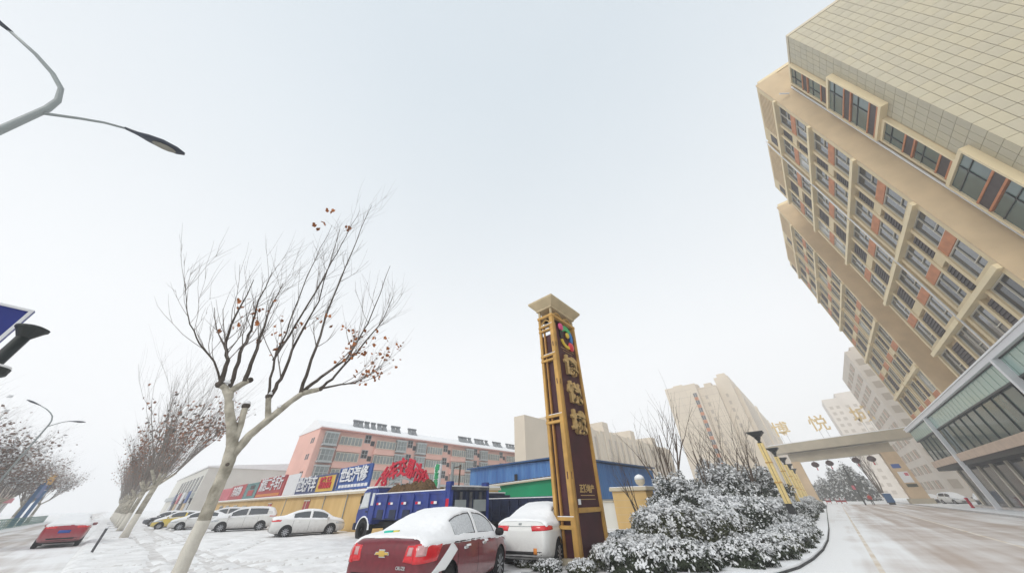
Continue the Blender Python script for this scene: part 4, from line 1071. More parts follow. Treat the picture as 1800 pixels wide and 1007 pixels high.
    for sgn in (-1, 1):
        for u in ([1.25, 2.22, 3.35] if kind != 'hatch' else [.95, 2.3]):
            patch(bvh, [(sgn * .9, u - L / 2 - .006, .3), (sgn * .9, u - L / 2 + .006, .3), (sgn * .9, u - L / 2 + .006, zb - .02), (sgn * .9, u - L / 2 - .006, zb - .02)], (-sgn, 0, 0), 'door_seam', 'black', t, 1, 8, .002)
        for u in ([1.5, 2.45] if kind != 'hatch' else [1.2]):
            patch(bvh, [(sgn * .9, u - L / 2, zb - .14), (sgn * .9, u - L / 2 + .18, zb - .14), (sgn * .9, u - L / 2 + .18, zb - .10), (sgn * .9, u - L / 2, zb - .10)], (-sgn, 0, 0), 'door_handle', 'chrome' if detail else paint, t, 4, 1, .025)
    # snow lying on the upward faces
    if snow:
        sel = []
        for i in keep:
            p = sum((V2[v] for v in F[i]), Vector()) / len(F[i])
            lim = snowcut + .12 * noise.noise(p * 3.1 + Vector((loc[0], 0, 0)))
            if Mi[i] == 1: continue
            if detail and p.y < -L / 2 + .13 + .03 * noise.noise(p * 6): continue
            if abs(p.x) > .5 and p.z > lerp_tab(D['belt'], p.y + L / 2) + .05: lim = max(lim, .42)
            if NN[i].z > lim and p.z > .7: sel.append(i)
        cnt = {}
        for i in sel:
            f = F[i]
            for a, b in zip(f, f[1:] + f[:1]): k2 = (min(a, b), max(a, b)); cnt[k2] = cnt.get(k2, 0) + 1
        edge = set(v for (a, b), c in cnt.items() if c == 1 for v in (a, b))
        def dsp(v):
            p = V2[v]
            if v in edge: return p + VN[v] * .004 + Vector((noise.noise(p * 9), noise.noise(p * 9 + Vector((5, 0, 0))), 0)) * .02
            return p + VN[v] * (snow * .5) + Vector((0, 0, snow * (.45 + .45 * noise.noise(p * 3.5) + .22 * noise.noise(p * 11))))
        sub_mesh(V2, F, sel, 'snow_cover', 'carsnow', dsp, t)
    return t, bvh, (V2, F, Mi, NN, VN)
# world position from view coordinates (right, ahead)
def vw(a, b): return (_r.x * a + _f.x * b, _r.y * a + _f.y * b)
def car_at(rr_view, az, L, Wd):
    """centre of a car given its rear right corner and its heading (degrees right of the view axis)"""
    h = R(az); hd = (math.sin(h), math.cos(h)); lf = (-math.cos(h), math.sin(h))
    c = (rr_view[0] + hd[0] * L / 2 + lf[0] * Wd / 2, rr_view[1] + hd[1] * L / 2 + lf[1] * Wd / 2)
    return vw(*c), YAW - h
loc, hd = car_at((-1.70, 7.15), 19, 4.88, 1.92)
CR, bvh, shell = make_car('sedan', 'near dark red sedan with snow on roof and boot, rear to the camera', 'red_paint', loc, hd, 3, .035, 'frost', True, .30, 'none', None, 'cars parked on the snowy forecourt')
CR.scale = (1.06, 1.06, 1.06)
yr = -2.3
for s in (-1, 1):                                                    # twin lamp units, each with a pale lens
    patch(bvh, [(s * .47, yr, .78), (s * .66, yr, .76), (s * .67, yr, .99), (s * .52, yr, .99)], (-s * .25, 1, 0), 'tail_light', 'taillight', CR, 6, 5, .012)
    o = patch(bvh, [(s * .67, yr, .75), (s * 1.02, yr + .2, .76), (s * 1.06, yr + .34, 1.02), (s * .68, yr, 1.0)], (-s * .6, 1, 0), 'tail_light', 'taillight', CR, 8, 5, .014)
    patch(bvh, [(s * .54, yr, .86), (s * .63, yr, .86), (s * .64, yr, .965), (s * .56, yr, .965)], (-s * .25, 1, 0), 'lens', 'taillight_clear', o, 4, 4, .020)
    patch(bvh, [(s * .72, yr, .85), (s * .84, yr + .1, .85), (s * .86, yr + .1, .98), (s * .73, yr, .98)], (-s * .5, 1, 0), 'lens', 'taillight_clear', o, 4, 4, .022)
# bow-tie shaped badge: gold cross bar in a chrome rim
def badge(pts, z, m, off, par):
    b = MB(); q = []
    for x, zz in pts:
        hit = bvh.ray_cast(Vector((x, -5, z + zz)), Vector((0, 1, 0)))[0]; q.append((x, (hit.y if hit else yr) - off, z + zz))
    n = len(q); b.add(q + [(x, y + .02, zz) for x, y, zz in q], [tuple(range(n)), tuple(range(n, 2 * n))[::-1]] + [(i, (i + 1) % n, n + (i + 1) % n, n + i) for i in range(n)])
    return b.build('emblem', m, par)
bt = [(-.12, -.012), (-.045, -.012), (-.038, -.042), (.062, -.042), (.055, -.014), (.12, -.014), (.106, .022), (.045, .022), (.038, .05), (-.062, .05), (-.055, .022), (-.106, .022)]
bt = [(x * 1.15, z * .85) for x, z in bt]; bo_ = badge([(x * 1.14, z * 1.4) for x, z in bt], .88, 'chrome', .014, CR); badge(bt, .88, 'badge', .024, CR)
tmesh = text_mesh('CRUZE', .062, .003, 'chrome', .002, 'lettering')
o = link('lettering', tmesh, CR); hit = bvh.ray_cast(Vector((.44, -5, .70)), Vector((0, 1, 0)))[0]
mw = ROT_NEGY.to_4x4(); mw.translation = Vector((.44, (hit.y if hit else yr) - .012, .70)); o.matrix_basis = mw
patch(bvh, [(-.60, yr, .60), (.60, yr, .60), (.63, yr, .625), (-.63, yr, .625)], (0, 1, 0), 'boot_seam', 'black', CR, 8, 1, .003)
patch(bvh, [(-.64, yr, .52), (.64, yr, .52), (.60, yr, .60), (-.60, yr, .60)], (0, 1, 0), 'bumper_snow', 'carsnow', CR, 10, 2, .012)
patch(bvh, [(.45, yr, .54), (.95, yr + .2, .50), (.98, yr + .3, .60), (.55, yr, .64)], (-.4, 1, 0), 'bumper_snow', 'carsnow', CR, 8, 3, .014)
patch(bvh, [(.9, -1.98, .60), (.9, -1.55, .60), (.9, -1.10, .84), (.9, -1.30, .97)], (-1, 0, 0), 'fender_snow', 'carsnow', CR, 10, 8, .012)
for u in (1.6, 2.55): patch(bvh, [(.9, u - 2.3, .845), (.9, u - 2.3 + .17, .845), (.9, u - 2.3 + .16, .875), (.9, u - 2.3 + .01, .875)], (-1, 0, 0), 'handle_snow', 'carsnow', CR, 4, 2, .035)
patch(bvh, [(-.36, -1.93, 1.3), (-.18, -1.90, 1.3), (-.20, -1.82, 1.3), (-.33, -1.84, 1.3)], (0, .15, -1), 'sticker', 'sticker_teal', CR, 4, 3, .06)
patch(bvh, [(-.16, -1.90, 1.3), (-.06, -1.88, 1.3), (-.06, -1.83, 1.3), (-.16, -1.84, 1.3)], (0, .15, -1), 'sticker', 'sticker_yellow', CR, 3, 2, .06)
# window line of the red sedan
for s in (-1, 1):
    patch(bvh, [(s * .9, -1.2, .945), (s * .9, 1.15, .90), (s * .9, 1.15, .915), (s * .9, -1.2, .962)], (-s, 0, 0), 'window_trim', 'black', CR, 12, 1, .02)
loc, hd = car_at((.93, 11.3), 25, 4.78, 1.88)
CW, bvw, _s = make_car('sedan', 'white sedan with slim red tail lights, half hidden by the pylon', 'white_paint', loc, hd, 2, .045, 'frost', True, .36, 'thin', None, 'cars parked on the snowy forecourt')
CW.scale = (1.04, 1.04, 1.1)
patch(bvw, [(.42, yr, .40), (.52, yr, .40), (.52, yr, .52), (.42, yr, .52)], (0, 1, 0), 'reflector', 'orange', CW, 2, 2, .012)
patch(bvw, [(-.04, yr, 1.0), (.05, yr, 1.0), (.05, yr, 1.035), (-.04, yr, 1.035)], (0, 1, 0), 'emblem', 'galv', CW, 2, 2, .02)
patch(bvw, [(-.42, yr, .965), (.42, yr, .965), (.42, yr, .975), (-.42, yr, .975)], (0, 1, 0), 'boot_trim', 'galv', CW, 6, 1, .01)
GC = 'cars parked on the snowy forecourt'
make_car('sedan', 'white sedan parked in front of the yellow shops, nose to the wall', 'white_paint', (-28.6, 9.9), R(-12), 2, .05, 'glass', False, .4, 'thin', None, GC)
make_car('suv', 'white sport utility car left of the white sedan by the shops', 'white_paint', (-39.6, 8.3), R(162), 2, .05, 'glass', False, .4, 'thin', None, GC)
make_car('sedan', 'white car mostly hidden by the whitewashed trunk, beside the utility car', 'white_paint', (-47.3, 6.5), R(165), 1, .05, 'glass', False, .4, 'thin', None, GC)
make_car('hatch', 'bright yellow small hatchback with snowy bonnet and roof', 'yellow_paint', (-52.6, 5.2), R(172), 2, .05, 'glass', False, .4, 'thin', None, GC)
make_car('sedan', 'dark grey sedan left of the yellow hatchback', 'dark_paint', (-65, 5.6), R(160), 1, .05, 'glass', False, .5, 'thin', None, GC)
make_car('sedan', 'white car parked behind the yellow hatchback against the shops', 'white_paint', (-60, 9.8), R(170), 1, .05, 'glass', False, .4, 'thin', None, GC)
make_car('suv', 'silver white van standing between the trunk and the shop row', 'white_paint', (-54, 9.2), R(172), 1, .05, 'glass', False, .4, 'thin', None, GC)
make_car('sedan', 'bright red sedan driving away along the snowy street', 'red_paint2', (-36.8, -1.3), R(90), 2, .06, 'glass_dark', False, .45, 'thin', 'plate_blue', None)
make_car('suv', 'snow covered white car beyond the gateway near the podium', 'white_paint', (15.2, 98), R(200), 1, .07, 'glass_dark', False, .4, 'thin', None, 'cars parked behind the podium')
make_car('sedan', 'dark car with snowy roof left of the white car near the podium', 'dark_paint', (14.0, 108), R(190), 1, .07, 'glass_dark', False, .4, 'thin', None, 'cars parked behind the podium')
make_car('sedan', 'grey snowy car at the foot of the podium, right of the white one', 'dark_paint', (17.4, 93), R(170), 1, .08, 'frost', False, .35, 'thin', None, 'cars parked behind the podium')

# ------------------------------------------------------------------ dump trucks
def truck(label, loc, rz, blue='truck_blue', load=True, ribs='panel', group=None):
    """local: +Y forward, rear at -Y; left side (-X) faces the street"""
    t = thing('dump_truck', label, 'truck', loc, rz, group)
    # cab
    prof = [(2.0, .75), (3.55, .75), (3.62, 1.15), (3.55, 1.5), (3.3, 2.3), (3.12, 2.42), (2.05, 2.45), (2.0, 2.3)]
    c = MB().prism(prof, 'x', -1.0, 1.0).build('cab', blue, t, bevel=.04)
    MB().box(-1.02, 1.02, 2.0, 3.2, 2.45, 2.53).build('cab_snow', 'snow', t, bevel=.03)
    for s in (-1, 1):
        MB().prism([(2.55, 1.5), (3.42, 1.42), (3.2, 2.22), (2.62, 2.25)], 'x', s * 1.003, s * 1.02).build('side_window', 'frame_grey', t)
        MB().prism([(2.6, 1.56), (3.34, 1.5), (3.16, 2.16), (2.66, 2.19)], 'x', s * 1.02, s * 1.03).build('window_glass', 'frost', t)
        MB().prism([(2.12, 1.6), (2.36, 1.6), (2.36, 2.2), (2.12, 2.2)], 'x', s * 1.003, s * 1.02).build('rear_quarter_window', 'frost', t)
        MB().prism([(2.47, .85), (2.5, .85), (2.5, 2.35), (2.47, 2.35)], 'x', s * 1.003, s * 1.012).build('door_seam', 'black', t)
        MB().box(s * 1.0 - .02, s * 1.0 + .06, 2.56, 2.72, 1.28, 1.34).build('door_handle', 'black', t)
        MB().box(s * 1.0 - .1, s * 1.0 + .12, 3.3, 3.36, 1.7, 2.1).build('mirror', 'black', t)
        # mud guard over the front wheel
        pts = [(s * .98, 2.75 + math.cos(a) * .58, .5 + math.sin(a) * .58) for a in [math.pi * k / 10 for k in range(11)]]
        MB().tube(pts, .05, 6).build('wheel_arch', 'snow' if s < 0 else 'black', t)
        MB().lathe([(.57, s * .7), (.57, s * 1.0)], 20, 'x', (0, 2.75, .5)).build('wheel_well', 'black', t)
    MB().prism([(-.85, 1.5), (.85, 1.5), (.8, 2.2), (-.8, 2.2)], 'y', 3.45, 3.47).build('windscreen', 'frost', t)
    MB().box(-1.0, 1.0, 3.5, 3.75, .45, .78).build('front_bumper', 'truck_dark', t, bevel=.03)
    MB().box(-.5, .5, -3.7, 3.3, .62, .85).build('chassis', 'black', t)
    # tipping body
    MB().box(-1.12, 1.12, -3.7, 1.75, .98, 1.08).build('body_floor', 'truck_dark', t)
    for s in (-1, 1):
        w = MB().box(s * 1.12 - .04, s * 1.12 + .04, -3.7, 1.75, 1.05, 2.0).build('body_side', blue if ribs == 'panel' else 'truck_dark', t)
        MB().box(s * 1.12 - .07, s * 1.12 + .07, -3.72, 1.77, 2.0, 2.12).build('top_rail', blue, t)
        MB().box(s * 1.12 - .08, s * 1.12 + .08, -3.7, 1.76, 2.12, 2.16).build('rail_snow', 'snow', t)
        for k in range(6 if ribs == 'panel' else 9):
            y = -3.6 + k * (5.2 / (5 if ribs == 'panel' else 8))
            MB().box(s * 1.16, s * 1.24, y, y + .12, 1.0, 2.05).build('rib', blue if ribs == 'panel' else 'truck_dark', t)
        if ribs == 'panel':
            for k in range(5):
                y = -3.1 + k * 1.04
                MB().box(s * 1.24, s * 1.25, y, y + .18, 1.62, 1.72).build('reflector', 'white_letter', t)
                MB().box(s * 1.24, s * 1.25, y + .18, y + .36, 1.62, 1.72).build('reflector', 'red_letter', t)
                MB().box(s * 1.2, s * 1.22, y - .3, y + .2, 1.05, 1.4).build('locker', 'truck_dark', t)
        else:
            for k in range(6): MB().box(s * 1.16, s * 1.20, -3.65, 1.7, 1.08 + k * .15, 1.15 + k * .15).build('slat', 'truck_dark', t)
        MB().box(s * 1.12 - .1, s * 1.12 + .1, -3.82, -3.5, .98, 2.45).build('corner_post', blue, t, bevel=.02)
        MB().box(s * 1.2, s * 1.222, -3.78, -3.6, 1.2, 1.8).build('reflector', 'red_letter', t)
    MB().box(-1.1, 1.1, 1.7, 1.8, 1.05, 2.35).build('head_board', blue, t)
    MB().box(-1.1, 1.1, -3.8, -3.7, 1.0, 2.12).build('tailgate', 'truck_dark', t)
    MB().box(-1.16, 1.16, -3.86, -3.66, 2.12, 2.24).build('tailgate_rail', 'truck_grey', t)
    MB().box(-1.14, 1.14, -3.84, -3.68, 2.24, 2.28).build('tailgate_snow', 'snow', t)
    for k in range(7): MB().box(-.95 + k * .3, -.83 + k * .3, -3.86, -3.8, 1.05, 2.05).build('tailgate_rib', 'truck_grey' if k % 2 else 'truck_dark', t)
    MB().box(-.95, -.3, -3.87, -3.80, 1.3, 1.75).build('tailgate_board', 'galv', t); MB().box(.2, .95, -3.87, -3.80, 1.3, 1.75).build('tailgate_board', 'galv', t)
    MB().box(-1.05, 1.05, -3.75, -3.6, .45, .6).build('rear_bumper', 'truck_dark', t)
    for s in (-1, 1):
        for y in (-2.2, 2.75):
            w = MB().lathe([(.3, -.14), (.46, -.15), (.5, -.1), (.5, .1), (.46, .15), (.3, .14)], 24, 'x').build('wheel', 'tyre', t, smooth=True); w.location = (s * .86, y, .5)
            MB().lathe([(.3, s * .13), (.26, s * .05), (.1, s * .06), (.08, s * .14), (.01, s * .14)], 18, 'x').build('rim', 'rim', w)
    if load:
        b = MB(); nx, ny = 22, 56
        for i in range(nx + 1):
            for j in range(ny + 1):
                x = -1.05 + 2.1 * i / nx; y = .15 + 1.5 * j / ny
                y = -1.9 + 3.55 * j / ny
                e = min(i, nx - i, 7) / 7
                z = 1.85 + .66 * min(e, 1) * min(1, j / 11) * min(1, (ny - j) / 5 + .45) + .34 * noise.noise(Vector((x * 2.6, y * 2.0, 3))) + .08 * noise.noise(Vector((x * 7, y * 7, 1)))
                b.v.append((x, y, z))
        for i in range(nx):
            for j in range(ny): a = i * (ny + 1) + j; b.f.append((a, a + 1, a + ny + 2, a + ny + 1)); b.m.append(0)
        b.build('earth_load', 'earth', t)
    return t
TK = truck('blue dump truck with a load of brown earth, cab to the left', (-18.3, 11.65, 0), R(90), 'truck_blue', True); TK.scale = (1.05, 1.3, 1.04)
TK2 = truck('dark blue dump truck with slatted body behind the white sedan', (-13.6, 15.6, 0), R(90), 'truck_dark', False, 'slat'); TK2.scale = (1, 1, .87)
# ------------------------------------------------------------------ trees
def branch(b, rnd, p, d, length, r, depth, spread, up, tips, n=5, seg=4, kids=(3, 5), m=0):
    pts = [Vector(p)]; rad = [r]; dd = Vector(d).normalized()
    for i in range(seg):
        dd = (dd + Vector((rnd.uniform(-1, 1), rnd.uniform(-1, 1), rnd.uniform(-.6, 1))) * .15 + Vector((0, 0, up))).normalized()
        pts.append(pts[-1] + dd * length / seg); rad.append(r * (1 - .62 * (i + 1) / seg))
    b.tube(pts, rad, max(3, n), m, cap=False)
    if depth <= 0: tips.append((pts[-1], pts[-2])); return
    k = rnd.randint(*kids)
    for i in range(k):
        f = rnd.uniform(.35, 1.0); ii = min(seg - 1, int(f * seg)); q = pts[ii].lerp(pts[ii + 1], f * seg - ii if ii < seg else 1)
        ax = Vector((rnd.uniform(-1, 1), rnd.uniform(-1, 1), rnd.uniform(-.3, .6))).normalized()
        nd = (dd + ax * spread).normalized()
        branch(b, rnd, q, nd, length * rnd.uniform(.55, .8), max(rad[ii] * .55, .0035), depth - 1, spread, up, tips, n - 1, max(2, seg - 1), kids, m)
    tips.append((pts[-1], pts[-2]))
def leaf(b, rnd, p, s, m=0):
    a = Vector((rnd.uniform(-1, 1), rnd.uniform(-1, 1), rnd.uniform(-1, 1))).normalized(); c = a.orthogonal().normalized(); e = a.cross(c)
    c = c * s; e = e * s
    q = Vector(p)
    b.add([q - c * .5, q - e * .42 + a * s * .1, q + c * .6, q + e * .42 + a * s * .12], [(0, 1, 2), (0, 2, 3)], m)
def lobed(b, rnd, p, s):
    a = Vector((rnd.uniform(-1, 1), rnd.uniform(-1, 1), rnd.uniform(-.6, 1))).normalized(); c = a.orthogonal().normalized(); e = a.cross(c); q = Vector(p)
    pts = [(0, -.5), (.3, -.32), (.55, -.02), (.28, .1), (.3, .42), (.0, .58), (-.3, .42), (-.28, .1), (-.55, -.02), (-.3, -.32)]
    cu = rnd.uniform(.1, .45)
    b.add([q] + [q + c * u * s + e * v * s + a * s * cu * (u * u + v * v) for u, v in pts], [(0, i, i % 10 + 1) for i in range(1, 11)])
# --- the near plane tree
rnd = random.Random(11)
PT = thing('plane_tree', 'pollarded plane tree with whitewashed trunk foot and last brown leaves', 'tree', (-8.95, 1.2, 0))
def rough_limb(b, ctrl, rad, n=12, sub=6, amp=.07):
    pts = []; rr = []
    for i in range(len(ctrl) - 1):
        for k in range(sub):
            t_ = k / sub; p = Vector(ctrl[i]).lerp(Vector(ctrl[i + 1]), t_); pts.append(p); rr.append((rad[i] + (rad[i + 1] - rad[i]) * t_) * (1 + amp * noise.noise(p * 5.0)))
    pts.append(Vector(ctrl[-1])); rr.append(rad[-1]); o = len(b.v); b.tube(pts, rr, n)
    for i in range(o, len(b.v)):
        p = Vector(b.v[i]); q = noise.noise_vector(p * 6.0) * .012; b.v[i] = tuple(p + Vector((q.x, q.y, 0)))
ww = MB(); rough_limb(ww, [(-9.0, 1.28, -.05), (-8.98, 1.27, .1), (-8.96, 1.26, .6), (-8.95, 1.25, 1.2), (-8.94, 1.25, 1.52)], [.17, .13, .115, .108, .106], 14)
part(ww, 'whitewash', 'limewash', PT, smooth=True)
tr = MB(); rough_limb(tr, [(-8.94, 1.25, 1.49), (-8.93, 1.22, 2.0), (-8.92, 1.19, 2.45), (-8.93, 1.12, 2.75), (-8.95, .95, 3.1), (-8.97, .78, 3.4), (-8.98, .62, 3.75)], [.104, .102, .108, .10, .086, .078, .074], 14)
rough_limb(tr, [(-8.92, 1.16, 2.45), (-8.90, 1.32, 2.95), (-8.86, 1.52, 3.3), (-8.82, 1.75, 3.68), (-8.79, 1.95, 3.96)], [.085, .078, .07, .064, .058], 10)
rough_limb(tr, [(-8.92, 1.14, 2.65), (-8.94, 1.10, 3.05), (-8.95, 1.02, 3.5)], [.064, .056, .058], 8)
rough_limb(tr, [(-8.98, .66, 3.65), (-8.99, .52, 3.82), (-8.99, .42, 3.86)], [.072, .066, .062], 8)
rough_limb(tr, [(-8.98, .62, 3.75), (-8.97, .78, 3.98), (-8.97, .84, 4.05)], [.064, .06, .055], 8)
rough_limb(tr, [(-8.86, 1.52, 3.3), (-8.85, 1.40, 3.55), (-8.86, 1.33, 3.75)], [.062, .058, .055], 8)
rough_limb(tr, [(-8.79, 1.95, 3.96), (-8.72, 2.25, 4.1)], [.068, .055], 8)
part(tr, 'trunk', 'bark', PT, smooth=True)
for p, r_ in (((-8.99, .40, 3.87), .07), ((-8.95, 1.02, 3.52), .075), ((-8.97, .86, 4.07), .06), ((-8.70, 2.28, 4.12), .055), ((-8.86, 1.32, 3.77), .06), ((-8.8, 1.93, 4.0), .07), ((-8.83, 1.18, 2.40), .035)):
    part(MB().lathe([(r_ * .5, -r_), (r_, -r_ * .4), (r_ * 1.05, r_ * .3), (r_ * .5, r_ * .9)], 8, 'z', p), 'pruning_knob', 'bark_dark', PT, smooth=True)
for p, r_ in (((-8.985, .5, 3.93), .07), ((-8.93, 1.12, 2.83), .06), ((-8.84, 1.62, 3.58), .05), ((-8.97, .74, 3.60), .05), ((-8.86, 1.33, 3.83), .05), ((-8.95, 1.02, 3.58), .06)):
    part(MB().lathe([(r_ * 1.1, -.02), (r_ * 1.05, .01), (r_ * .7, .04), (r_ * .15, .055)], 9, 'z', p), 'snow_pad', 'snow', PT, smooth=True)
lb = MB(); tips = []
limbs = [((-8.99, .42, 3.87), (-9.0, .30, 4.4), (-9.0, .07, 4.8), (-9.0, -.02, 5.6), (-9.0, -.11, 6.5), .05),
         ((-8.97, .80, 4.0), (-8.97, .72, 4.4), (-8.98, .62, 5.2), (-8.99, .52, 5.9), (-8.99, .48, 6.7), .052),
         ((-8.98, .6, 3.85), (-8.98, .45, 4.6), (-8.99, .40, 5.2), (-9.0, .22, 6.0), (-9.0, .14, 6.9), .045),
         ((-8.86, 1.35, 3.75), (-8.88, 1.4, 4.2), (-8.89, 1.36, 5.2), (-8.89, 1.44, 6.5), (-8.92, 1.1, 9.4), .05),
         ((-8.86, 1.33, 3.75), (-8.9, 1.1, 4.6), (-8.92, 1.05, 5.6), (-8.93, .9, 7.2), (-8.94, .85, 9.4), .032),
         ((-8.8, 1.95, 4.0), (-8.7, 2.2, 4.4), (-8.6, 2.6, 5.0), (-8.5, 2.85, 6.2), (-8.48, 2.95, 8.6), .05),
         ((-8.72, 2.25, 4.1), (-8.65, 2.5, 4.5), (-8.52, 2.9, 5.5), (-8.4, 3.2, 6.4), (-8.35, 3.3, 7.4), .042),
         ((-8.8, 1.9, 3.98), (-8.8, 1.85, 4.8), (-8.82, 1.75, 6.2), (-8.83, 1.7, 8.5), (-8.84, 1.7, 11.2), .048),
         ((-8.72, 2.2, 4.1), (-8.6, 2.7, 4.3), (-8.5, 3.0, 4.4), (-8.45, 3.3, 4.7), (-8.4, 3.5, 5.0), .03),
         ((-8.99, .42, 3.87), (-8.98, .1, 4.3), (-8.96, -.4, 4.7), (-8.95, -.8, 5.2), (-8.93, -1.1, 5.8), .025),
         ((-8.9, 1.1, 4.6), (-8.9, 1.2, 6.0), (-8.9, 1.3, 7.6), (-8.88, 1.35, 9.2), (-8.86, 1.4, 10.6), .03)]
for L_ in limbs:
    pts = [Vector(p) for p in L_[:5]]; r0 = L_[5]
    fine = []
    for i in range(4):
        for k in range(4):
            t_ = k / 4; fine.append(pts[i].lerp(pts[i + 1], t_) + Vector((rnd.uniform(-1, 1), rnd.uniform(-1, 1), 0)) * .02)
    fine.append(pts[-1])
    rr_ = [r0 * (1 - .85 * (i / 16)) for i in range(17)]
    lb.tube(fine, rr_, 6, 0, cap=False); tips.append((fine[-1], fine[-2]))
    for k in range(15):
        i = rnd.randint(4, 15); q = fine[i]; d = (fine[i + 1 if i < 16 else i] - fine[i - 1]).normalized()
        ax = Vector((rnd.uniform(-1, 1), rnd.uniform(-1, 1), rnd.uniform(-.2, .6)))
        branch(lb, rnd, q, d + ax * .75, rnd.uniform(.45, 1.5) * (1 if i > 8 else .8), max(.005, rr_[i] * .42), 1, .5, .09, tips, 4, 4, (2, 4), 1)
part(lb, 'branches', ['bark_dark', 'twig'], PT, smooth=True)
lf = MB()
pool = [t for t in tips if t[0].z < 6.9]
for k in range(360):
    q = rnd.choice(pool); p = q[0].lerp(q[1], rnd.random() * 2.5) + Vector((rnd.uniform(-.12, .12), rnd.uniform(-.15, .15), -.05))
    if p.z > 6.1 or p.y < -.1 or (p.y < 1.6 and rnd.random() < .7): continue
    for _ in range(rnd.randint(1, 2)): lobed(lf, rnd, p + Vector((rnd.uniform(-.14, .14), rnd.uniform(-.14, .14), rnd.uniform(-.14, .14))), rnd.uniform(.06, .125))
for p in ((-8.9, .62, 9.9), (-8.9, .66, 9.2), (-8.9, 1.25, 9.6), (-8.9, .5, 9.0)):
    for _ in range(3): lobed(lf, rnd, Vector(p) + Vector((0, rnd.uniform(-.1, .1), rnd.uniform(-.1, .1))), .15)
tag(part(lf, 'leaves', 'leaf_warm', PT), kind='stuff')
# --- street trees in a row
def street_tree_meshes(seed, leaves, lm, height=9.5):
    rnd = random.Random(seed); tips = []
    tk = MB().tube([(0, 0, -.05), (.02, 0, .5), (.03, .02, 1.3)], [.23, .18, .165], 10).mesh('whitewash', 'limewash', True)
    t2 = MB().tube([(.03, .02, 1.28), (.04, .03, 2.2), (.05, .05, 2.9)], [.16, .15, .14], 10)
    br = MB()
    for k in range(6):
        a = 2 * math.pi * k / 6 + rnd.uniform(-.4, .4); d = Vector((math.cos(a), math.sin(a), 1.15))
        p0 = Vector((.05, .05, 2.8)); p1 = p0 + d.normalized() * rnd.uniform(.7, 1.2)
        t2.tube([p0, p0.lerp(p1, .5), p1], [.09, .08, .075], 7)
        for j in range(4):
            dd = Vector((math.cos(a) * .35 + rnd.uniform(-.35, .35), math.sin(a) * .35 + rnd.uniform(-.35, .35), 1.2))
            branch(br, rnd, p1, dd, height * rnd.uniform(.36, .56), .035, 2, .42, .05, tips, 5, 4, (3, 5))
    lf = MB()
    for k in range(leaves):
        q = rnd.choice(tips); z = q[0].z
        if rnd.random() < (z - 4.2) / 5.5: continue
        leaf(lf, rnd, q[0].lerp(Vector((.05, .05, 3.4)), rnd.uniform(0, .45)) + Vector((rnd.uniform(-.3, .3), rnd.uniform(-.3, .3), rnd.uniform(-.3, .1))), rnd.uniform(.14, .27), 0 if rnd.random() < (.8 if lm == 'leaf_brown' else .6) else 1)
    return tk, t2.mesh('trunk', 'bark', True), br.mesh('branches', 'twig', True), lf.raw('leaves', [lm, 'leaf_grey' if lm == 'leaf_brown' else 'leaf_snow'])
def put_tree(ms, label, loc, rz, sc, group, shrink=1):
    t = thing('street_tree', label, 'tree', loc, rz, group); t.scale = (sc * shrink, sc * shrink, sc)
    for n_, m_ in zip(('whitewash', 'trunk', 'branches', 'leaves'), ms):
        o = link(n_, m_, t)
        if n_ == 'leaves': tag(o, kind='stuff')
    return t
sa = street_tree_meshes(3, 4200, 'leaf_brown'); sb_ = street_tree_meshes(5, 6000, 'leaf_brown'); sc_ = street_tree_meshes(9, 4200, 'leaf_dull', 6.5)
ordn = ['first', 'second', 'third', 'fourth', 'fifth', 'sixth', 'seventh', 'eighth', 'ninth', 'tenth', 'eleventh', 'twelfth']
for i in range(11):
    x = -39 - i * 9.5 - (4 if i else 0)
    put_tree((sa, sb_)[i % 2], ordn[i] + ' whitewashed street tree beyond the near plane tree, along the kerb', (x, 1.45 - i * .06, 0), i * 1.3, 1.12 if i < 2 else 1.0, 'street trees along the forecourt')
for i in range(9):
    x = -36 - i * 10
    put_tree(sc_, ordn[i] + ' tree from the left edge on the far side of the street', (x, -9.8 - (i % 2) * .9, 0), i * 2.1, .85 + (i % 3) * .07, 'street trees on the far side', 1.3)
# tree whose twig ends enter at the left edge
def twig_tree():
    t = thing('street_tree', 'tree at the left edge of which only leafy twig ends show', 'tree', (-9.5, -7.2, 0))
    rnd = random.Random(4); b = MB(); tips = []
    part(MB().tube([(-9.5, -7.2, 0), (-9.5, -7.2, 3)], [.2, .16], 10), 'trunk', 'bark', t, smooth=True)
    for k in range(7):
        a = 2 * math.pi * k / 7
        branch(b, rnd, (-9.5, -7.2, 2.9), (math.cos(a) * .9, math.sin(a) * .9, 1), 2.2, .06, 2, .5, .05, tips, 5, 4)
    part(b, 'branches', 'bark_dark', t); l = MB()
    for q in tips[::2]: leaf(l, rnd, q[0], .16)
    tag(part(l, 'leaves', 'leaf_brown', t), kind='stuff')
twig_tree()
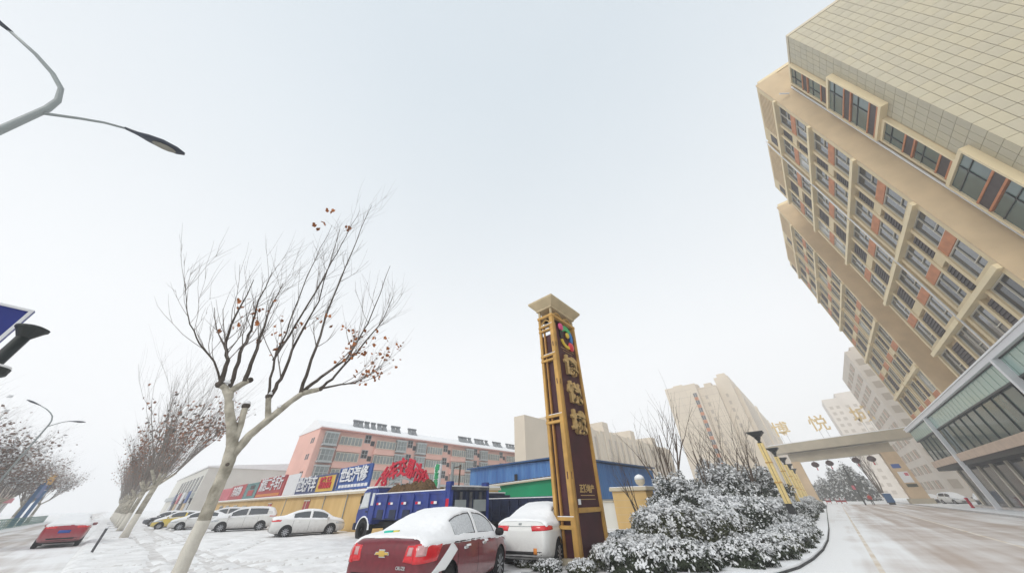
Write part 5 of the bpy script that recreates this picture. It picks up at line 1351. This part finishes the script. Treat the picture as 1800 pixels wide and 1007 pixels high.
# --- bare saplings in the planting bed
def sapling(loc, h, stems, label, seed, lean=.18, cat='tree'):
    rnd = random.Random(seed); t = thing('bare_tree', label, cat, loc, 0, 'bare young trees in the planting bed'); b = MB(); tips = []
    tk = MB()
    tk.tube([(0, 0, -.05), (.01, 0, .4 * h / 5)], [.07 * h / 5, .06 * h / 5], 7)
    for k in range(stems):
        a = 2 * math.pi * k / stems + rnd.uniform(-.3, .3)
        branch(b, rnd, (0.01, 0, .35 * h / 5), (math.cos(a) * lean * rnd.uniform(.6, 1.6), math.sin(a) * lean * rnd.uniform(.6, 1.6), 1), h * rnd.uniform(.62, .8), .07 * h / 5, 2, .38, .04, tips, 5, 5, (2, 4))
    tk.build('trunk', 'bark_brown', t, smooth=True); b.build('branches', 'bark_brown', t, smooth=True)
for a in (((-9.2, 29.0, .1), 7.2, 5, 'tallest bare multi stem tree left of the lamp posts'), ((-7.6, 33, .1), 6.2, 4, 'bare tree with upright stems right of the tallest one'), ((-6.2, 37, .1), 6.5, 4, 'third bare tree from the left, behind the round shrub'), ((-5.6, 42, .1), 6.4, 4, 'fourth bare tree from the left in the bed'), ((-5.0, 48, .1), 6.6, 4, 'bare tree just left of the nearest lamp post'), ((-10.8, 33, .1), 6.0, 4, 'bare tree behind the clipped evergreen'), ((-8.6, 20.2, .1), 3.0, 3, 'small bare sapling in front of the yellow pier')):
    sapling(a[0], a[1], a[2], a[3], int(a[1] * 100) % 97, .34 if a[1] > 7 else .2)

# ------------------------------------------------------------------ snowy shrubs
def shrub_mesh(seed, rx, ry, rz, nleaf, size, green='leaf_green', bumpy=.22, snowp=.5, stem=True, flat=.0):
    rnd = random.Random(seed); b = MB()
    off = Vector((seed * 3.7, seed, 0))
    for k in range(nleaf):
        u = rnd.uniform(-.25, 1); a = rnd.uniform(0, 2 * math.pi); s = math.sqrt(max(0, 1 - u * u))
        d = Vector((s * math.cos(a), s * math.sin(a), u))
        depth = 1 - abs(rnd.gauss(0, .10))
        rr = (1 + bumpy * noise.noise(d * 2.3 + off) + bumpy * .6 * noise.noise(d * 5.5 + off)) * depth
        p = Vector((d.x * rx * rr, d.y * ry * rr, max(.03, (d.z * .80 + .2) * rz * rr)))
        tilt = Vector((d.x, d.y, max(d.z, 0) + .35)).normalized()
        ax = (tilt + Vector((rnd.uniform(-1, 1), rnd.uniform(-1, 1), rnd.uniform(-1, 1))) * .75).normalized()
        c = ax.orthogonal().normalized(); e = ax.cross(c); an = rnd.uniform(0, 6.28); c, e = c * math.cos(an) + e * math.sin(an), e * math.cos(an) - c * math.sin(an)
        sz = size * rnd.uniform(.6, 1.3)
        hollow = noise.noise(d * 5.5 + off)
        pr = snowp * (.06 + .95 * max(d.z, -.05)) + hollow * .7 + .6 * noise.noise(p * 3.6 + off)  # snow cover, thinned low and in hollows to put rounded shading in the colour
        m = 1 if (rnd.random() < pr and depth > .82 and ax.z > -.1) else 0
        if m == 1: sz *= 1.3
        b.add([p - c * sz * .55, p - e * sz * .3 + ax * sz * .08, p + c * sz * .55, p + e * sz * .3 + ax * sz * .08], [(0, 1, 2), (0, 2, 3)], m)
    for k in range(14 if stem else 0):
        a = rnd.uniform(0, 6.28); rr = rnd.uniform(.2, .75)
        b.tube([(0.05 * math.cos(a), .05 * math.sin(a), 0), (rx * rr * .6 * math.cos(a), ry * rr * .6 * math.sin(a), rz * .5), (rx * rr * math.cos(a), ry * rr * math.sin(a), rz * .8)], [.03, .02, .01], 4, 2, cap=False)
    # dense inner mass so that the shrub is not see-through
    n0 = len(b.v); ru, rv = 14, 7
    for i in range(rv + 1):
        for j in range(ru):
            ph = math.pi / 2 * i / rv; th = 2 * math.pi * j / ru
            d = Vector((math.cos(ph) * math.cos(th), math.cos(ph) * math.sin(th), math.sin(ph)))
            rr = .74 * (1 + bumpy * noise.noise(d * 2.3 + off))
            b.v.append((d.x * rx * rr, d.y * ry * rr, d.z * rz * rr * .97))
    for i in range(rv):
        for j in range(ru): b.f.append((n0 + i * ru + j, n0 + i * ru + (j + 1) % ru, n0 + (i + 1) * ru + (j + 1) % ru, n0 + (i + 1) * ru + j)); b.m.append(0)
    return b.raw('foliage', [green, 'leaf_snow', 'bark_brown'])
def shrub(me, label, loc, rz=0., s=1., cat='shrub', name='snowy_shrub'):
    t = thing(name, label, cat, (loc[0], loc[1], loc[2] if len(loc) > 2 else .1), rz, 'snowy shrubs in the planting bed'); t.scale = (s, s, s)
    link('foliage', me, t); return t
ball = shrub_mesh(1, 1.9, 1.9, 2.9, 15000, .13, 'leaf_green', .3, .6)
dome = shrub_mesh(2, 2.5, 2.3, 1.65, 13000, .115, 'leaf_green', .2, .95)
mid = shrub_mesh(3, 1.45, 1.5, 1.5, 9000, .095, 'leaf_olive', .2, .95)
low = shrub_mesh(4, 1.0, 1.0, .62, 5200, .075, 'leaf_olive', .22, .95)
low2 = shrub_mesh(6, 1.0, 1.0, .62, 4200, .085, 'leaf_green', .28, .8)
shrub(ball, 'tall clipped evergreen with snow on top beside the yellow pier', (-7.7, 24.3), 0, .95)
shrub(ball, 'lower evergreen right of the tall clipped one', (-5.9, 25.4), 2, .72)
shrub(ball, 'dark evergreen behind the round snowy shrub', (-6.6, 34), 1, 1.25)
shrub(ball, 'evergreen at the foot of the bare trees', (-8.0, 40), 4, 1.5)
shrub(ball, 'evergreen left of the second lamp post', (-5.8, 46), 3, 1.45)
shrub(dome, 'wide dome shaped snowy shrub in front of the nearest lamp post', (-4.5, 23.5), 0, 1.0)
shrub(dome, 'dome shrub just behind the nearest lamp post', (-3.9, 38), 1.1, .9)
shrub(dome, 'small dome shrub at the far end of the bed', (-3.6, 56), 2.1, .8)
shrub(dome, 'last dome shrub before the gateway', (-3.8, 72), 2.9, .9)
shrub(mid, 'round snowy shrub with reddish tips in the middle of the bed', (-5.3, 15.2), 0, 1.0)
shrub(mid, 'round snowy shrub right of the reddish one', (-4.0, 17.2), 2.2, .85)
shrub(mid, 'snowy shrub against the yellow pier', (-7.8, 19.5), 1.2, .75)
k_ = 0
spots = [(-7.9, 9.4), (-7.0, 9.2), (-6.1, 9.6), (-4.9, 10.6), (-5.7, 11.2), (-4.0, 11.9), (-5.0, 12.8), (-2.9, 13.4), (-6.0, 13.2), (-2.55, 15.2), (-2.4, 17.0), (-2.25, 18.8), (-2.2, 20.6), (-2.15, 22.4), (-2.15, 24.4), (-2.5, 26.4), (-2.5, 28.8), (-2.6, 31.4), (-2.7, 34.4), (-2.8, 38), (-2.9, 42), (-3.0, 46.5), (-3.0, 51), (-3.1, 57), (-3.2, 63), (-3.2, 70), (-3.3, 78), (-3.4, 87), (-6.4, 17.6), (-7.2, 15.2)]
ordw = ['second', 'third', 'fourth', 'fifth', 'sixth', 'seventh', 'eighth', 'ninth', 'tenth', 'eleventh', 'twelfth', 'thirteenth', 'fourteenth', 'fifteenth', 'sixteenth', 'seventeenth', 'eighteenth', 'nineteenth', 'twentieth', 'twenty first']
hedge_lab = ['tiny snowy plant left of the pylon foot', 'tiny snowy plant at the pylon foot', 'tiny snowy plant right of the pylon foot', 'low snowy plant nearest to the camera right of the pylon', 'low snowy plant close behind the pylon front', 'low snowy plant at the tip of the bed', 'low snowy plant between the bed tip and the reddish shrub', 'first hedge plant of the kerb row at the bend', 'low snowy plant left of the reddish shrub']
for i, (x, y) in enumerate(spots):
    sc = .42 if i < 3 else (.95 if y < 13 else .9) * (1 + (y > 40) * .25)
    lab = hedge_lab[i] if i < len(hedge_lab) else ('low plant tucked behind the reddish shrub' if i == len(spots) - 2 else 'low plant between the pylon and the sapling' if i == len(spots) - 1 else '%s hedge plant of the kerb row, counted from the bend' % ordw[i - 8])
    shrub((low, low2)[i % 2], lab, (x, y), i * 1.7, sc, name='hedge_plant', cat='hedge plant')

# ------------------------------------------------------------------ left edge: road sign, post
RS = thing('road_sign', 'blue road sign with white border at the left edge', 'sign', (-7, -3.5, 0))
part(MB().box(-7.06, -7.0, -5.2, -1.87, 2.0, 3.88), 'panel', 'blue_sign', RS)
part(MB().box(-7.0, -6.985, -5.2, -1.87, 3.85, 3.88).box(-7.0, -6.985, -1.90, -1.87, 2.0, 3.85).box(-7.0, -6.985, -5.2, -1.93, 2.0, 2.06), 'border', 'white_letter', RS)
part(MB().box(-6.998, -6.98, -2.45, -2.30, 3.30, 3.42), 'mark', 'white_letter', RS)
part(MB().tube([(-7.15, -3.5, 0), (-7.15, -3.5, 3.9)], .07, 10), 'post', 'galv', RS)
part(MB().box(-7.1, -7.06, -3.6, -3.4, 2.2, 3.7), 'bracket', 'galv', RS)
BP = thing('bollard_post', 'black flanged post below the blue road sign at left', 'post', (-6, -1.5, 0))
part(MB().tube([(-6, -1.5, 0), (-6, -1.5, 3.34)], .05, 12), 'post', 'dark_metal', BP, smooth=True)
part(MB().lathe([(.05, 3.26), (.10, 3.34), (.12, 3.36), (.12, 3.38), (.07, 3.4)], 16, 'z', (-6, -1.5, 0)), 'top_flange', 'dark_metal', BP)
part(MB().lathe([(.06, 2.80), (.13, 2.86), (.13, 2.92), (.07, 2.94)], 16, 'z', (-6, -1.5, 0)), 'collar', 'dark_metal', BP)
part(MB().lathe([(.12, 2.925), (.12, 2.945), (.05, 2.955)], 14, 'z', (-6, -1.5, 0)), 'collar_snow', 'snow', BP)
KP = thing('kerb_post', 'short dark post beside the red car on the street', 'post', (-27.5, .25, 0))
part(MB().tube([(-27.5, .25, 0), (-27.5, .25, 1.0)], .05, 8), 'post', 'truck_grey', KP); part(MB().lathe([(.07, .98), (.07, 1.03), (.03, 1.06)], 10, 'z', (-27.5, .25, 0)), 'cap', 'white_metal', KP)
# tree pits along the row
for i in range(6):
    x = -39 - i * 9.5 - (4 if i else 0)
    tag(MB().lathe([(.75, 0), (.7, .06), (.2, .1)], 16).build('tree_pit', 'soil', None, loc=(x, 1.45 - i * .06, .004)), kind='structure')
# far side of the street
FN = thing('railing', 'green roadside railing on the far side of the street', 'railing', (-70, -8, 0))
for k in range(56):
    x = -30 - k * 1.6
    part(MB().box(x - .04, x + .04, -8.04, -7.96, 0, 1.05), 'post', 'green_fence', FN)
part(MB().box(-119, -30, -8.03, -7.97, .95, 1.05).box(-119, -30, -8.02, -7.98, .2, .28), 'rail', 'green_fence', FN)
part(MB().box(-119, -30, -8.02, -7.98, .45, .51), 'rail', 'green_fence', FN); part(MB().box(-119, -30, -8.02, -7.98, .7, .76), 'rail', 'green_fence', FN)
GA = thing('advert_gantry', 'blue post with yellow board across the street', 'sign', (-88, -8.6, 0))
part(MB().box(-88.3, -87.7, -8.8, -8.4, 0, 5.4), 'post', 'blue_post', GA); part(MB().box(-95, -87, -8.7, -8.5, 5.2, 6.6), 'board', 'yellow_sign', GA); part(MB().box(-93, -89.5, -8.72, -8.52, 3.4, 5.0), 'lower_board', 'blue_board', GA)
part(MB().box(-95.3, -94.8, -8.8, -8.4, 0, 5.2), 'post', 'blue_post', GA)
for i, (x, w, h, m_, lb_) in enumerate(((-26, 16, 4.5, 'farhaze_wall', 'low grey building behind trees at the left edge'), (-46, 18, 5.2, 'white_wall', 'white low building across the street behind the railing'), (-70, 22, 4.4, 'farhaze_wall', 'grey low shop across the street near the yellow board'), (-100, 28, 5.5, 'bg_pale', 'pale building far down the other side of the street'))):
    t = thing('street_building', lb_, 'building', (x, -15, 0))
    part(MB().box(x - w, x, -25, -15, 0, h), 'wall', m_, t); part(MB().box(x - w - .3, x + .3, -25.3, -14.5, h, h + .3), 'roof', 'snow', t)
    for k in range(int(w / 4)):
        d = part(MB().box(x - w + 1 + k * 4, x - w + 3.6 + k * 4, -15, -14.9, .3, 3), 'shop_window', 'glass_dark', t); part(MB().box(x - w + 2.2 + k * 4, x - w + 2.3 + k * 4, -14.9, -14.86, .3, 3), 'frame', 'frame', d)
    part(MB().box(x - w + .5, x - .5, -14.9, -14.6, 3.2, 4.0), 'sign_band', ('teal_board', 'red_board', 'blue_board', 'pinkred_board')[i], t)
# distant vehicles and clutter by the kerb of the street
# ------------------------------------------------------------------ people and things at the gate
def person(label, loc, rz, coat):
    o = None
    b = MB()
    def limb(pts, rad, m): b.tube(pts, rad, 8, m)
    limb([(.0, 0, .88), (0, 0, 1.05), (0, 0, 1.3), (0, 0, 1.45), (0, .0, 1.52)], [.19, .2, .22, .18, .08], 0)
    for s in (-1, 1):
        limb([(s * .1, 0, .92), (s * .11, .02, .5), (s * .12, -.02, .1), (s * .12, .06, .04)], [.11, .08, .055, .05], 1)
        limb([(s * .2, 0, 1.42), (s * .28, .02, 1.15), (s * .26, .14, .95), (s * .24, .18, .88)], [.075, .06, .05, .035], 0)
    b.lathe([(.03, 1.5), (.06, 1.53), (.09, 1.6), (.1, 1.68), (.085, 1.76), (.03, 1.8)], 10, 'z', (0, .01, 0), 2)
    me = b.mesh('person', [coat, 'trouser', 'skin'], True)
    t = link('person', me, None, loc, rz); tag(t, label, 'person')
    MB().lathe([(.105, 1.7), (.11, 1.75), (.09, 1.82), (.03, 1.85)], 10).build('hat', 'trouser', t, smooth=True)
    return t
person('person in a red coat and dark trousers standing in the gateway', (5.0, 99, .01), R(160), 'coat_red')
bb = thing('barrier_box', 'blue barrier cabinet in the gateway next to the red coat', 'cabinet', (7.7, 101, .02))
MB().box(-.55, .55, -.35, .35, .35, 1.75).build('cabinet', 'blue_box', bb, bevel=.03); MB().box(-.45, .45, -.3, .3, 0, .35).build('foot', 'black', bb); MB().box(-.58, .58, -.38, .38, 1.75, 1.85).build('snow_cap', 'snow', bb); MB().box(-1.6, -.55, -.06, .0, 1.0, 1.1).build('arm', 'white_letter', bb)
gp = thing('guard_post', 'dark post beside the person in the red coat', 'post', (3.9, 100, 0)); MB().tube([(0, 0, 0), (0, 0, 6.5)], .13, 8).build('post', 'dark_metal', gp); MB().box(-.5, .1, -.1, .02, 2.5, 3.2).build('plate', 'pinkred_board', gp)
rp = thing('hydrant', 'dark red post with snow cap on the pavement before the shops', 'post', (12.2, 72, .12))
MB().lathe([(.16, 0), (.16, .1), (.13, .14), (.13, .85), (.17, .9), (.16, 1.0), (.06, 1.06)], 12).build('post', 'red_letter', rp, smooth=True); MB().lathe([(.17, 1.04), (.15, 1.1), (.05, 1.13)], 10).build('snow_cap', 'snow', rp)
for k, x in enumerate((-1.6, .2, 1.1)):
    t = thing('traffic_barrier', ('left', 'middle', 'right')[k] + ' one of three red and white barriers beyond the gateway', 'barrier', (x, 116, .03), 0, 'barriers beyond the gateway')
    MB().box(-.5, .5, -.1, .1, .7, 1.0).build('top_board', 'white_letter', t); MB().box(-.5, .5, -.11, .11, .3, .6).build('lower_board', 'coat_red', t)
    for s in (-1, 1): MB().box(s * .42 - .05, s * .42 + .05, -.2, .2, 0, 1.05).build('leg', 'coat_red', t)
# trees beyond the gate
fs = shrub_mesh(12, 3.2, 3.2, 8.5, 5000, .5, 'leaf_green', .4, .25, False)
for k, (x, y, s) in enumerate(((3.5, 165, 1.0), (-.5, 172, .75), (6.5, 160, 1.05), (-4, 180, .6), (9, 168, .7))):
    t = thing('evergreen_tree', ['middle', 'second from left', 'tallest', 'leftmost', 'rightmost'][k] + ' dark evergreen beyond the gateway', 'tree', (x, y, 0), k, 'evergreens beyond the gateway'); t.scale = (s, s, s)
    link('crown', fs, t); MB().tube([(0, 0, 0), (0, 0, 4)], .25, 8).build('trunk', 'bark_brown', t)
sapling((8.4, 118, 0), 11, 5, 'bare tree in front of the pale tower seen through the gateway', 21, .25)
MB_ = None

# ------------------------------------------------------------------ winter haze
hz = MB().box(-820, 290, -480, 880, -1, 53).build('haze', 'snow'); hz.data.materials.clear()
hm = bpy.data.materials.new('haze'); hm.use_nodes = True; n_ = hm.node_tree; n_.nodes.clear()
ho = n_.nodes.new('ShaderNodeOutputMaterial'); pv = n_.nodes.new('ShaderNodeVolumePrincipled'); pv.inputs['Color'].default_value = (.95, .96, .98, 1); pv.inputs['Density'].default_value = .0019
n_.links.new(pv.outputs[0], ho.inputs['Volume']); hz.data.materials.append(hm); tag(hz, kind='stuff')
